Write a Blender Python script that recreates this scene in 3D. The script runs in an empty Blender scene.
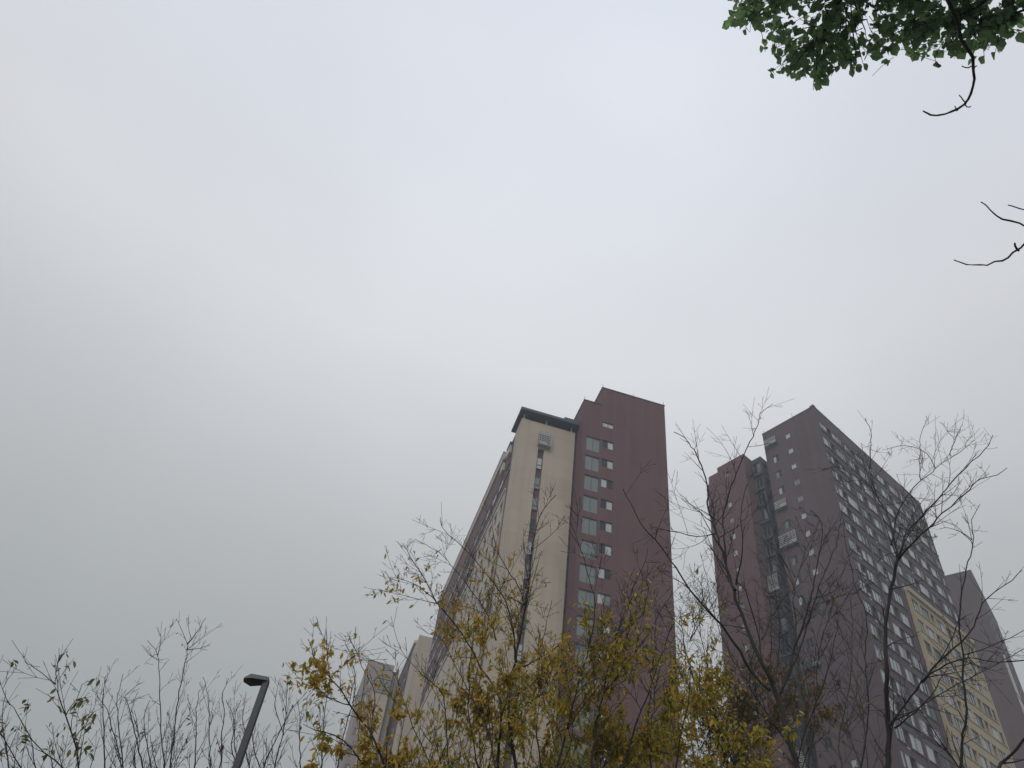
import bpy, math, random
import numpy as np
from mathutils import Vector

S = bpy.context.scene
# ---------------------------------------------------------------- camera
FPX, PITCH, ROLL, CAMZ = 814.0, 0.82682, 0.15483, 1.6
Fw = Vector((0, math.cos(PITCH), math.sin(PITCH)))
R0 = Vector((1, 0, 0)); U0 = R0.cross(Fw)
Rt = math.cos(ROLL) * R0 + math.sin(ROLL) * U0
Up = -math.sin(ROLL) * R0 + math.cos(ROLL) * U0
cam_d = bpy.data.cameras.new("camera"); cam = bpy.data.objects.new("camera", cam_d)
S.collection.objects.link(cam)
from mathutils import Matrix
cam.matrix_world = Matrix(((Rt.x, Up.x, -Fw.x, 0), (Rt.y, Up.y, -Fw.y, 0), (Rt.z, Up.z, -Fw.z, CAMZ), (0, 0, 0, 1)))
cam_d.sensor_width = 36; cam_d.lens = 36 * FPX / 1024
cam_d.clip_start = 0.05; cam_d.clip_end = 3000
S.camera = cam
CAM = Vector((0, 0, CAMZ))
def ray(x, y): return Fw + Rt * ((x - 512) / FPX) - Up * ((y - 384) / FPX)
def at(x, y, D):
    """world point seen at pixel x,y standing D metres away over the ground"""
    d = ray(x, y); return CAM + d * (D / math.hypot(d.x, d.y))
def atr(x, y, L): return CAM + ray(x, y).normalized() * L
def project(P):
    d = P - CAM; w = d.dot(Fw)
    if w <= 0.1: return None
    return 512 + FPX * d.dot(Rt) / w, 384 - FPX * d.dot(Up) / w

# ---------------------------------------------------------------- world, sun, exposure
GLOW_DIR = ray(550, 110).normalized()          # brightest part of the cloud deck
SUN_DIR = Vector((math.sin(math.radians(205)) * math.cos(math.radians(42)), math.cos(math.radians(205)) * math.cos(math.radians(42)), math.sin(math.radians(42))))
sun_el = math.asin(SUN_DIR.z); sun_az = math.atan2(SUN_DIR.x, SUN_DIR.y)
W = bpy.data.worlds.new("World"); S.world = W; W.use_nodes = True
nt = W.node_tree; N = nt.nodes; L = nt.links
bg = N['Background']; bg.inputs['Strength'].default_value = 1.0
sky = N.new('ShaderNodeTexSky'); sky.sky_type = 'NISHITA'; sky.sun_disc = False
sky.sun_elevation = sun_el; sky.sun_rotation = sun_az; sky.dust_density = 6; sky.air_density = 1.0
tc = N.new('ShaderNodeTexCoord')
def vmath(op, a, b=None):
    n = N.new('ShaderNodeVectorMath'); n.operation = op
    L.new(a, n.inputs[0])
    if b is not None:
        if isinstance(b, tuple): n.inputs[1].default_value = b
        else: L.new(b, n.inputs[1])
    return n
def fm(op, a, b=None, c=None, clamp=False):
    n = N.new('ShaderNodeMath'); n.operation = op; n.use_clamp = clamp
    for i, v in enumerate((a, b, c)):
        if v is None: continue
        if isinstance(v, (int, float)): n.inputs[i].default_value = v
        else: L.new(v, n.inputs[i])
    return n.outputs[0]
dirn = vmath('NORMALIZE', tc.outputs['Generated']).outputs[0]
sep = N.new('ShaderNodeSeparateXYZ'); L.new(dirn, sep.inputs[0])
ramp = N.new('ShaderNodeValToRGB'); L.new(sep.outputs['Z'], ramp.inputs[0])
cr = ramp.color_ramp
cr.elements[0].position = 0.0; cr.elements[0].color = (0.27, 0.285, 0.29, 1)
cr.elements[1].position = 1.0; cr.elements[1].color = (0.68, 0.72, 0.83, 1)
for p, c in ((0.35, (0.380, 0.396, 0.400)), (0.55, (0.53, 0.550, 0.566)), (0.75, (0.715, 0.728, 0.762))):
    e = cr.elements.new(p); e.color = (*c, 1)
dt = vmath('DOT_PRODUCT', dirn, tuple(GLOW_DIR)).outputs['Value']
glow = fm('POWER', fm('MAXIMUM', dt, 0.0), 10.0)
noi = N.new('ShaderNodeTexNoise'); noi.inputs['Scale'].default_value = 2.5; noi.inputs['Detail'].default_value = 3.5
noi.inputs['Roughness'].default_value = 0.42
mp = N.new('ShaderNodeMapping'); mp.inputs['Scale'].default_value = (1.0, 1.0, 1.8); mp.inputs['Location'].default_value = (3.1, 1.7, 0.4)
L.new(dirn, mp.inputs[0]); L.new(mp.outputs[0], noi.inputs['Vector'])
nz = fm('MULTIPLY_ADD', fm('SUBTRACT', noi.outputs[0], 0.5), 0.20, 0.975)
gl_ = N.new('ShaderNodeVectorMath'); gl_.operation = 'SCALE'; gl_.inputs[0].default_value = (0.155, 0.16, 0.15); L.new(glow, gl_.inputs['Scale'])
sm_ = vmath('ADD', ramp.outputs[0], gl_.outputs[0])
gain = nz
cl = vmath('SCALE', sm_.outputs[0]); L.new(gain, cl.inputs['Scale'])
skys = vmath('SCALE', sky.outputs[0]); skys.inputs['Scale'].default_value = 0.07
mix = N.new('ShaderNodeMix'); mix.data_type = 'RGBA'; mix.inputs[0].default_value = 0.95
L.new(skys.outputs[0], mix.inputs[6]); L.new(cl.outputs[0], mix.inputs[7])
L.new(mix.outputs[2], bg.inputs['Color'])
sl = bpy.data.lights.new("sun", 'SUN'); sl.energy = 1.3; sl.angle = math.radians(28); sl.color = (1, 0.96, 0.9)
so = bpy.data.objects.new("sun", sl); S.collection.objects.link(so)
so.rotation_euler = SUN_DIR.to_track_quat('Z', 'Y').to_euler()
S.view_settings.view_transform = 'Standard'; S.view_settings.look = 'None'
S.view_settings.gamma = 1; S.view_settings.exposure = 0.0
S.cycles.volume_bounces = 1; S.cycles.max_bounces = 5; S.cycles.transparent_max_bounces = 8
S.cycles.volume_step_rate = 5

# ---------------------------------------------------------------- materials
def mat(name, col, rough=0.8, metal=0.0, var=0.0, vscale=1.0, streak=0.0, joints=None, spec=0.5, bump=0.0, tint=None, edge=None):
    m = bpy.data.materials.new(name); m.use_nodes = True
    n = m.node_tree.nodes; l = m.node_tree.links; b = n['Principled BSDF']
    b.inputs['Roughness'].default_value = rough; b.inputs['Metallic'].default_value = metal
    b.inputs['Specular IOR Level'].default_value = spec
    b.inputs['Base Color'].default_value = (*col, 1)
    if not (var or streak or joints): return m
    t = n.new('ShaderNodeTexCoord'); src = t.outputs['Object']
    def M(op, a, bb=None, cc=None, clamp=False):
        q = n.new('ShaderNodeMath'); q.operation = op; q.use_clamp = clamp
        for i, v in enumerate((a, bb, cc)):
            if v is None: continue
            if isinstance(v, (int, float)): q.inputs[i].default_value = v
            else: l.new(v, q.inputs[i])
        return q.outputs[0]
    fac = None
    def mulf(x):
        nonlocal fac
        fac = x if fac is None else M('MULTIPLY', fac, x)
    if var:
        a = n.new('ShaderNodeTexNoise'); a.inputs['Scale'].default_value = vscale; a.inputs['Detail'].default_value = 6
        l.new(src, a.inputs['Vector']); mulf(M('MULTIPLY_ADD', M('SUBTRACT', a.outputs[0], 0.5), 2 * var, 1.0))
        a2 = n.new('ShaderNodeTexNoise'); a2.inputs['Scale'].default_value = vscale * 9; a2.inputs['Detail'].default_value = 3
        l.new(src, a2.inputs['Vector']); mulf(M('MULTIPLY_ADD', M('SUBTRACT', a2.outputs[0], 0.5), var, 1.0))
    if streak:
        mm = n.new('ShaderNodeMapping'); mm.inputs['Scale'].default_value = (1.1, 1.1, 0.035); l.new(src, mm.inputs[0])
        a = n.new('ShaderNodeTexNoise'); a.inputs['Scale'].default_value = 1.0; a.inputs['Detail'].default_value = 7; a.inputs['Roughness'].default_value = 0.65
        l.new(mm.outputs[0], a.inputs['Vector']); mulf(M('MULTIPLY_ADD', M('SUBTRACT', a.outputs[0], 0.5), 2 * streak, 1.0))
    if joints:
        sp = n.new('ShaderNodeSeparateXYZ'); l.new(src, sp.inputs[0])
        z = M('FRACT', M('DIVIDE', sp.outputs['Z'], joints[0]))
        line = M('LESS_THAN', z, 0.035 / joints[0])
        mulf(M('SUBTRACT', 1.0, M('MULTIPLY', line, joints[1])))
        if len(joints) > 2:
            # slightly different paint batches from storey to storey
            fl = n.new('ShaderNodeTexWhiteNoise'); fl.noise_dimensions = '1D'
            l.new(M('FLOOR', M('DIVIDE', sp.outputs['Z'], joints[0])), fl.inputs['W'])
            mulf(M('MULTIPLY_ADD', M('SUBTRACT', fl.outputs['Value'], 0.5), joints[2], 1.0))
            # patched paint in gondola-wide strips
            f2 = n.new('ShaderNodeTexWhiteNoise'); f2.noise_dimensions = '2D'; cb = n.new('ShaderNodeCombineXYZ')
            l.new(M('FLOOR', M('DIVIDE', M('ADD', sp.outputs['X'], sp.outputs['Y']), 2.35)), cb.inputs[0])
            l.new(M('FLOOR', M('DIVIDE', sp.outputs['Z'], joints[0] * 2)), cb.inputs[1]); l.new(cb.outputs[0], f2.inputs['Vector'])
            mulf(M('MULTIPLY_ADD', M('SUBTRACT', f2.outputs['Value'], 0.5), 0.11, 1.0))
    vm = n.new('ShaderNodeVectorMath'); vm.operation = 'SCALE'; vm.inputs[0].default_value = col; l.new(fac, vm.inputs['Scale'])
    l.new(vm.outputs[0], b.inputs['Base Color'])
    return m
def leafmat(name, cols, trans=0.25, rough=0.5):
    m = bpy.data.materials.new(name); m.use_nodes = True
    n = m.node_tree.nodes; l = m.node_tree.links; b = n['Principled BSDF']
    at_ = n.new('ShaderNodeAttribute'); at_.attribute_name = 'tone'
    r = n.new('ShaderNodeValToRGB'); l.new(at_.outputs['Fac'], r.inputs[0])
    r.color_ramp.elements[0].color = (*cols[0], 1); r.color_ramp.elements[1].color = (*cols[-1], 1)
    for i, c in enumerate(cols[1:-1]):
        e = r.color_ramp.elements.new((i + 1) / (len(cols) - 1)); e.color = (*c, 1)
    l.new(r.outputs[0], b.inputs['Base Color']); b.inputs['Roughness'].default_value = rough
    b.inputs['Specular IOR Level'].default_value = 0.3
    tr = n.new('ShaderNodeBsdfTranslucent'); l.new(r.outputs[0], tr.inputs[0])
    mx = n.new('ShaderNodeMixShader'); mx.inputs[0].default_value = trans
    l.new(b.outputs[0], mx.inputs[1]); l.new(tr.outputs[0], mx.inputs[2]); l.new(mx.outputs[0], n['Material Output'].inputs['Surface'])
    return m
MT = {
 'maroon': mat('maroon_paint', (0.106, 0.050, 0.056), 0.85, var=0.16, vscale=0.12, streak=0.38, joints=(2.925, 0.22, 0.10)),
 'maroon2': mat('maroon_grey_paint', (0.080, 0.053, 0.061), 0.85, var=0.16, vscale=0.12, streak=0.34, joints=(2.98, 0.20, 0.08)),
 'tan': mat('tan_stone_paint', (0.385, 0.325, 0.265), 0.85, var=0.10, vscale=0.15, streak=0.22, joints=(1.465, 0.16, 0.05)),
 'beige': mat('beige_paint', (0.40, 0.345, 0.29), 0.85, var=0.08, vscale=0.2, streak=0.12, joints=(2.93, 0.12, 0.04)),
 'yellow': mat('yellow_beige_paint', (0.35, 0.285, 0.19), 0.85, var=0.08, vscale=0.2, streak=0.12, joints=(2.98, 0.12, 0.04)),
 'pale': mat('pale_trim_paint', (0.42, 0.40, 0.38), 0.8, var=0.1, vscale=0.4, streak=0.12),
 'link_shade': mat('shaded_blue_grey', (0.034, 0.040, 0.056), 0.8, var=0.15, vscale=0.4, streak=0.15),  # shade of the recessed link, put into its wall colour
 'canopy': mat('dark_metal_canopy', (0.045, 0.058, 0.082), 0.6, var=0.12, vscale=0.5),
 'white': mat('white_metal', (0.36, 0.37, 0.38), 0.5, var=0.12, vscale=1.5),
 'frame': mat('grey_frame', (0.09, 0.10, 0.11), 0.5, var=0.1, vscale=2),
 'wframe': mat('white_frame', (0.42, 0.43, 0.44), 0.5, var=0.1, vscale=2),
 'g_dark': mat('dark_glass', (0.014, 0.018, 0.026), 0.12, var=0.4, vscale=0.7, spec=0.35),
 'g_green': mat('green_glass', (0.145, 0.175, 0.175), 0.15, var=0.22, vscale=0.35, spec=0.6),
 'g_light': mat('curtain_and_reflection_glass', (0.40, 0.43, 0.45), 0.25, var=0.18, vscale=0.8, spec=0.6),  # pale tone for curtains, and for sky reflection painted into the tower panes
 'g_mid': mat('grey_glass', (0.15, 0.17, 0.185), 0.12, var=0.3, vscale=0.6, spec=0.7),
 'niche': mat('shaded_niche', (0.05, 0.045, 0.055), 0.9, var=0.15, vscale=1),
 'ac': mat('air_conditioner_white', (0.50, 0.50, 0.48), 0.6, var=0.15, vscale=3),
 'roof': mat('roof_felt', (0.08, 0.08, 0.085), 0.95, var=0.2, vscale=0.4),
 'lamp': mat('lamp_grey_paint', (0.021, 0.025, 0.037), 0.45, var=0.12, vscale=4),
 'lamphead': mat('lamp_head_grey', (0.085, 0.093, 0.10), 0.5, var=0.12, vscale=5),
 'lens': mat('lamp_lens', (0.02, 0.022, 0.03), 0.3),
 'bark': mat('dark_bark', (0.018, 0.015, 0.014), 0.85, var=0.5, vscale=9),  # very dark brown base with noise mottling
 'bark_pale': mat('pale_lichen_bark', (0.06, 0.056, 0.045), 0.9, var=0.5, vscale=14),
 'twig': mat('twig_bark', (0.030, 0.026, 0.026), 0.85, var=0.3, vscale=6),
 'bird': mat('bird_feathers', (0.03, 0.03, 0.035), 0.8, var=0.2, vscale=20),
 'lf_yellow': leafmat('yellow_leaves', [(0.18, 0.21, 0.035), (0.36, 0.31, 0.05), (0.54, 0.40, 0.07), (0.58, 0.35, 0.075), (0.48, 0.22, 0.05)], 0.5),
 'lf_mixed': leafmat('mixed_leaves', [(0.09, 0.14, 0.025), (0.26, 0.26, 0.035), (0.50, 0.36, 0.05), (0.56, 0.33, 0.055)], 0.5),
 'lf_brown': leafmat('brown_leaves', [(0.09, 0.08, 0.02), (0.19, 0.12, 0.03), (0.20, 0.085, 0.035)], 0.4),
 'lf_dull': leafmat('dull_brown_green_leaves', [(0.09, 0.11, 0.04), (0.20, 0.19, 0.06), (0.28, 0.20, 0.07)], 0.45),
 'lf_green': leafmat('green_leaves', [(0.11, 0.18, 0.10), (0.17, 0.28, 0.12), (0.26, 0.38, 0.13)], 0.68, 0.45),
}

# ---------------------------------------------------------------- mesh helpers
class MB:
    def __init__(s): s.v = []; s.f = []; s.m = []; s.mats = []
    def mi(s, k):
        if k not in s.mats: s.mats.append(k)
        return s.mats.index(k)
    def quad(s, a, b, c, d, k):
        i = len(s.v); s.v += [tuple(a), tuple(b), tuple(c), tuple(d)]; s.f.append((i, i + 1, i + 2, i + 3)); s.m.append(s.mi(k))
    def poly(s, pts, k):
        i = len(s.v); s.v += [tuple(p) for p in pts]; s.f.append(tuple(range(i, i + len(pts)))); s.m.append(s.mi(k))
    def box(s, x0, x1, y0, y1, z0, z1, k, skip=''):
        P = lambda x, y, z: (x, y, z)
        if '-y' not in skip: s.quad(P(x0, y0, z0), P(x1, y0, z0), P(x1, y0, z1), P(x0, y0, z1), k)
        if '+y' not in skip: s.quad(P(x1, y1, z0), P(x0, y1, z0), P(x0, y1, z1), P(x1, y1, z1), k)
        if '-x' not in skip: s.quad(P(x0, y1, z0), P(x0, y0, z0), P(x0, y0, z1), P(x0, y1, z1), k)
        if '+x' not in skip: s.quad(P(x1, y0, z0), P(x1, y1, z0), P(x1, y1, z1), P(x1, y0, z1), k)
        if '+z' not in skip: s.quad(P(x0, y0, z1), P(x1, y0, z1), P(x1, y1, z1), P(x0, y1, z1), k)
        if '-z' not in skip: s.quad(P(x0, y1, z0), P(x1, y1, z0), P(x1, y0, z0), P(x0, y0, z0), k)
    def obox(s, o, e, n, s0, s1, d0, d1, z0, z1, k):
        """box in a wall frame: along e, outward n"""
        c = []
        for z in (z0, z1):
            for (a, b) in ((s0, d0), (s1, d0), (s1, d1), (s0, d1)):
                p = o + e * a + n * b; c.append((p.x, p.y, z))
        i = len(s.v); s.v += c; kk = s.mi(k)
        for f in ((0, 3, 2, 1), (4, 5, 6, 7), (0, 1, 5, 4), (1, 2, 6, 5), (2, 3, 7, 6), (3, 0, 4, 7)):
            s.f.append(tuple(i + j for j in f)); s.m.append(kk)
    def build(s, name, parent=None, smooth=False, loc=None):
        me = bpy.data.meshes.new(name); me.from_pydata(s.v, [], s.f)
        for k in s.mats: me.materials.append(MT[k])
        me.polygons.foreach_set('material_index', s.m)
        if smooth: me.polygons.foreach_set('use_smooth', [True] * len(s.f))
        me.update()
        o = bpy.data.objects.new(name, me); S.collection.objects.link(o)
        if parent: o.parent = parent
        return o
def tag(o, label=None, cat=None, group=None, kind=None):
    for k, v in (('label', label), ('category', cat), ('group', group), ('kind', kind)):
        if v: o[k] = v
    return o
def empty(name, loc, rz=0.0):
    o = bpy.data.objects.new(name, None); S.collection.objects.link(o)
    o.location = loc; o.rotation_euler = (0, 0, rz); o.empty_display_size = 0.5; return o

class Bld:
    def __init__(s, name, loc, rz, label, group=None):
        s.root = empty(name, loc, rz); tag(s.root, label, 'building', group)
        s.loc = Vector(loc); s.rz = rz; s.wins = []
    def wall(s, mb, o, e, n, s0, s1, z0, z1, holes, k, depth=0.14, krev=None):
        """wall sheet with real openings and reveals"""
        krev = krev or k
        hs = [h for h in holes if h[0] >= s0 - 1e-6 and h[1] <= s1 + 1e-6 and h[2] >= z0 - 1e-6 and h[3] <= z1 + 1e-6]
        ss = sorted({s0, s1, *[round(h[0], 4) for h in hs], *[round(h[1], 4) for h in hs]})
        zs = sorted({z0, z1, *[round(h[2], 4) for h in hs], *[round(h[3], 4) for h in hs]})
        P = lambda a, z, d=0.0: ((o + e * a - n * d).x, (o + e * a - n * d).y, z)
        for j in range(len(zs) - 1):
            zc = (zs[j] + zs[j + 1]) / 2
            row = [h for h in hs if h[2] < zc < h[3]]
            i = 0
            while i < len(ss) - 1:
                sc_ = (ss[i] + ss[i + 1]) / 2
                if any(h[0] < sc_ < h[1] for h in row): i += 1; continue
                k2 = i + 1
                while k2 < len(ss) - 1 and not any(h[0] < (ss[k2] + ss[k2 + 1]) / 2 < h[1] for h in row): k2 += 1
                mb.quad(P(ss[i], zs[j]), P(ss[k2], zs[j]), P(ss[k2], zs[j + 1]), P(ss[i], zs[j + 1]), k)
                i = k2
        for h in hs:
            a, b, c, d = h[:4]; dp = h[4] if len(h) > 4 else depth
            mb.quad(P(a, c), P(b, c), P(b, c, dp), P(a, c, dp), krev); mb.quad(P(a, d, dp), P(b, d, dp), P(b, d), P(a, d), krev)
            mb.quad(P(a, c), P(a, c, dp), P(a, d, dp), P(a, d), krev); mb.quad(P(b, c, dp), P(b, c), P(b, d), P(b, d, dp), krev)
            if len(h) > 5: mb.quad(P(a, c, dp), P(b, c, dp), P(b, d, dp), P(a, d, dp), h[5])
    def window(s, o, e, n, s0, s1, z0, z1, panes, fr='frame', inset=0.1, bw=0.05, transom=None):
        s.wins.append((o, e, n, s0, s1, z0, z1, panes, fr, inset, bw, transom))
    def _frame(s, mb, w):
        o, e, n, s0, s1, z0, z1, panes, fr, ins, bw, tr = w
        d0, d1 = -ins - 0.02, -ins + 0.05
        mb.obox(o, e, n, s0, s1, d0, d1, z0, z0 + bw, fr); mb.obox(o, e, n, s0, s1, d0, d1, z1 - bw, z1, fr)
        mb.obox(o, e, n, s0, s0 + bw, d0, d1, z0 + bw, z1 - bw, fr); mb.obox(o, e, n, s1 - bw, s1, d0, d1, z0 + bw, z1 - bw, fr)
        q = (s1 - s0) / len(panes)
        for i in range(1, len(panes)):
            c = s0 + q * i; mb.obox(o, e, n, c - bw / 2, c + bw / 2, d0, d1 - 0.003, z0 + bw, z1 - bw, fr)
        if tr: mb.obox(o, e, n, s0 + bw, s1 - bw, d0, d1 - 0.006, tr - bw / 2, tr + bw / 2, fr)
    def _pane(s, mb, w):
        o, e, n, s0, s1, z0, z1, panes, fr, ins, bw, tr = w
        q = (s1 - s0) / len(panes)
        for i, k in enumerate(panes):
            a = s0 + q * i; b = a + q; dd = -ins - 0.004 - 0.006 * (i % 2)
            p = [o + e * a + n * dd, o + e * b + n * dd]
            mb.quad((p[0].x, p[0].y, z0), (p[1].x, p[1].y, z0), (p[1].x, p[1].y, z1), (p[0].x, p[0].y, z1), k)
    def finish(s, cap=100):
        R = Matrix.Rotation(s.rz, 4, 'Z'); sc = []
        for w in s.wins:
            o, e, n, s0, s1, z0, z1 = w[:7]; ps = []
            for a, z in ((s0, z0), (s1, z0), (s1, z1), (s0, z1)):
                p = o + e * a; ps.append(project(s.loc + R @ Vector((p.x, p.y, z))))
            if None in ps or not all(-20 < p[0] < 1044 and -20 < p[1] < 800 for p in ps): sc.append(0.0); continue
            sc.append(abs(sum(ps[i][0] * ps[(i + 1) % 4][1] - ps[(i + 1) % 4][0] * ps[i][1] for i in range(4))) / 2)
        order = sorted(range(len(s.wins)), key=lambda i: -sc[i])
        rest = MB()
        for r, i in enumerate(order):
            w = s.wins[i]
            if r < cap and sc[i] > 0:
                mb = MB(); s._frame(mb, w); f = mb.build('window', s.root)
                pm = MB(); s._pane(pm, w); pm.build('pane', f)
            else: s._frame(rest, w); s._pane(rest, w)
        if rest.f: tag(rest.build('windows', s.root), kind='stuff')

X = Vector((1, 0, 0)); Y = Vector((0, 1, 0)); Z0 = Vector((0, 0, 0))
def louvre_cage(b, o, e, n, s0, s1, z0, z1, out=0.55, slats=6, k='white', unit=True):
    mb = MB(); t = 0.05
    for a in (s0, s1 - t):
        mb.obox(o, e, n, a, a + t, out - t, out, z0, z1, k); mb.obox(o, e, n, a, a + t, 0.0, out - t, z0, z0 + t, k); mb.obox(o, e, n, a, a + t, 0.0, out - t, z1 - t, z1, k)
    mb.obox(o, e, n, s0 + t, s1 - t, 0.0, out - 0.004, z0 + 0.002, z0 + t, k)
    mb.obox(o, e, n, s0 + t, s1 - t, out - t, out - 0.004, z1 - t, z1 - 0.002, k)
    for i in range(slats):
        z = z0 + (z1 - z0) * (i + 0.75) / (slats + 0.5)
        mb.obox(o, e, n, s0 + t, s1 - t, out - 0.045, out - 0.01, z - 0.045, z + 0.045, k)
    m = 5 if s1 - s0 > 1.4 else 3
    for i in range(1, m):
        a = s0 + (s1 - s0) * i / m; mb.obox(o, e, n, a - 0.018, a + 0.018, out - 0.008, out + 0.006, z0 + t, z1 - t, k)
    mb.obox(o, e, n, s0 + t, s1 - t, 0.004, 0.02, z0 + t, z1 - t, 'niche')  # added dark sheet, painted as the shade behind the slats
    c = mb.build('louvre_cage', b.root)
    if unit:
        u = MB(); u.obox(o, e, n, s0 + 0.2, min(s0 + 1.05, s1 - 0.15), 0.04, 0.36, z0 + 0.07, z0 + 0.62, 'ac'); u.build('air_conditioner', c)

rnd = random.Random(11)
# ================================================================ GROUND
def sheet(name, x0, x1, y0, y1, z, m, label=None, thick=0.0):
    mb = MB()
    if thick: mb.box(x0, x1, y0, y1, z - thick, z, m)
    else: mb.quad((x0, y0, z), (x1, y0, z), (x1, y1, z), (x0, y1, z), m)
    return tag(mb.build(name), kind='structure')
MT['grass'] = mat('grass_ground', (0.045, 0.06, 0.02), 0.95, var=0.5, vscale=0.8)
MT['asphalt'] = mat('asphalt', (0.05, 0.05, 0.052), 0.85, var=0.3, vscale=2.0)
MT['pave'] = mat('paving', (0.25, 0.24, 0.225), 0.85, var=0.25, vscale=1.5)
MT['kerb'] = mat('kerb_stone', (0.3, 0.3, 0.29), 0.85, var=0.2, vscale=2)
MT['paint'] = mat('road_paint', (0.7, 0.7, 0.68), 0.7, var=0.15, vscale=3)
sheet('ground', -330, 330, -330, 330, 0.0, 'grass')
sheet('pavement', -330, 330, -3.0, 2.2, 0.12, 'pave', thick=0.119)
sheet('kerb', -330, 330, -3.2, -3.002, 0.13, 'kerb', thick=0.129)
sheet('road', -330, 330, -14.0, -3.2, 0.006, 'asphalt')
mb = MB()
for i in range(-40, 41): mb.quad((i * 8, -8.67, 0.011), (i * 8 + 4, -8.67, 0.011), (i * 8 + 4, -8.53, 0.011), (i * 8, -8.53, 0.011), 'paint')
tag(mb.build('road_marking'), kind='structure')
sheet('plaza', -90, 150, 30, 230, 0.008, 'pave')

# ================================================================ BUILDING 1 (tan slab, maroon tower and long wing)
A1, A2 = 0.17538, 0.62203
B1 = Bld('apartment_tower', (19.107, 68.260, 0), A1, 'maroon and tan high-rise with dark roof canopy, at the centre of the view')
FH = 2.925
mb = MB(); oF = Vector((0, 0, 0))
gl = []; sw = []
for k in range(23):
    zt = 67.21 - FH * k
    if zt - 2.1 < 0.3: break
    gl.append((-9.93, -8.22, zt - 2.12, zt)); sw.append((-8.0, -6.57, zt - 1.12, zt + 0.10))
top = (-8.0, -6.6, 69.46, 70.26)
B1.wall(mb, oF, X, -Y, -10.39, 0, 0, 72.97, gl + sw + [top], 'maroon', 0.16)
mb.quad((-8.17, 0, 72.97), (0, 0, 72.97), (0, 0, 76.07), (-8.17, 0, 76.07), 'maroon')
B1.wall(mb, Vector((-10.39, 0, 0)), Y, -X, 0, 14, 0, 72.97, [], 'maroon')
B1.wall(mb, Vector((-8.17, 0, 0)), Y, -X, 0, 6, 72.97, 76.07, [], 'maroon')
B1.wall(mb, Vector((0, 0, 0)), Y, X, 0, 14, 0, 72.97, [], 'maroon')
B1.wall(mb, Vector((0, 0, 0)), Y, X, 0, 6, 72.97, 76.07, [], 'maroon')
mb.quad((-8.17, 6, 72.97), (0, 6, 72.97), (0, 6, 76.07), (-8.17, 6, 76.07), 'maroon')
mb.quad((-10.39, 14, 0), (0, 14, 0), (0, 14, 72.97), (-10.39, 14, 72.97), 'maroon')
mb.quad((-8.17, 0, 76.06), (0, 0, 76.06), (0, 6, 76.06), (-8.17, 6, 76.06), 'roof')
mb.quad((-10.39, 0, 72.9), (0, 0, 72.9), (0, 14, 72.9), (-10.39, 14, 72.9), 'roof')
mb.build('tower_wall', B1.root)
cp = MB()
for (x0, x1, y0, y1, z) in ((-8.23, 0.06, -0.06, 0.2, 76.07), (-10.45, -8.25, -0.06, 0.2, 72.98)):
    cp.box(x0, x1, y0, y1, z, z + 0.12, 'maroon2')
cp.box(-0.1, 0.06, 0.2, 6, 76.07, 76.19, 'maroon2'); cp.box(-8.23, -8.07, 0.2, 6, 76.07, 76.19, 'maroon2'); cp.box(-10.45, -10.29, 0.2, 6, 72.98, 73.10, 'maroon2')
cp.build('parapet_coping', B1.root)
for (x, y, z, h) in ((-0.05, 0.1, 76.19, 0.7), (-4.1, 0.1, 76.19, 0.6), (-8.1, 0.1, 76.19, 0.7), (-10.35, 0.1, 73.1, 0.7), (-0.03, 5.8, 76.19, 0.7)):
    rd = MB(); rd.box(x - .018, x + .018, y - .018, y + .018, z, z + h, 'frame'); rd.box(x - .07, x + .07, y - .07, y + .07, z, z + .05, 'frame'); rd.build('lightning_rod', B1.root)
for h in gl: B1.window(oF, X, -Y, *h, ['g_green', 'g_green'] if rnd.random() < .8 else ['g_mid', 'g_green'], inset=0.12, bw=0.07, fr='frame', transom=h[2] + 0.55 if rnd.random() < .4 else None)
dk = [0, 0, 1, 0, 0, 0, 1, 2, 0, 2, 2, 0, 0, 1, 2, 0, 0, 1, 0, 2, 0, 0, 0]
for i, h in enumerate(sw):
    B1.window(oF, X, -Y, *h, (['g_dark', 'g_light'], ['g_light', 'g_dark'], ['g_light', 'g_mid'])[dk[i]], inset=0.12, bw=0.06)
B1.window(oF, X, -Y, *top, ['g_light', 'g_light'], inset=0.12, bw=0.06)
# recessed glazing strip between the slab and the tower
mb = MB()
for k in range(24):
    z = 68.6 - FH * k
    if z < 2.5: break
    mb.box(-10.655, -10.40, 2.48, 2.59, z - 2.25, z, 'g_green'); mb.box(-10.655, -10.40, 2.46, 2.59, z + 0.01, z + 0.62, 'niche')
mb.build('glazing_strip', B1.root)
# tan slab
mb = MB(); oT = Vector((0, 2.0, 0))
strip = (-14.92, -14.2, 2.0, 65.1, 0.32, 'maroon')
B1.wall(mb, oT, X, -Y, -17.23, -10.66, 0, 69.12, [strip], 'tan')
mb.box(-17.23, -10.66, 2.0, 2.6, 0, 69.12, 'tan', '-y-x-z')
mb.quad((-17.23, 4.7, 0), (-17.23, 2, 0), (-17.23, 2, 69.12), (-17.23, 4.7, 69.12), 'tan')
mb.quad((-17.23, 4.7, 0), (-16, 4.7, 0), (-16, 4.7, 69.12), (-17.23, 4.7, 69.12), 'tan')
mb.box(-17.22, -10.4, 2.601, 4.69, 0, 69.0, 'tan', '-x-z'); mb.box(-15.9, -10.4, 4.69, 14, 0, 69.0, 'tan', '-x-z-y')
mb.build('tan_slab_wall', B1.root)
oS = Vector((0, 2.3, 0))
for k in range(21):
    z = 63.98 - 2.90 * k
    if z < 5: break
    B1.window(oS, X, -Y, -14.90, -14.24, z - 1.75, z, [('g_light', 'g_mid', 'g_mid', 'g_dark')[k % 4]], inset=-0.06, bw=0.07, transom=z - 1.15)
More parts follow.
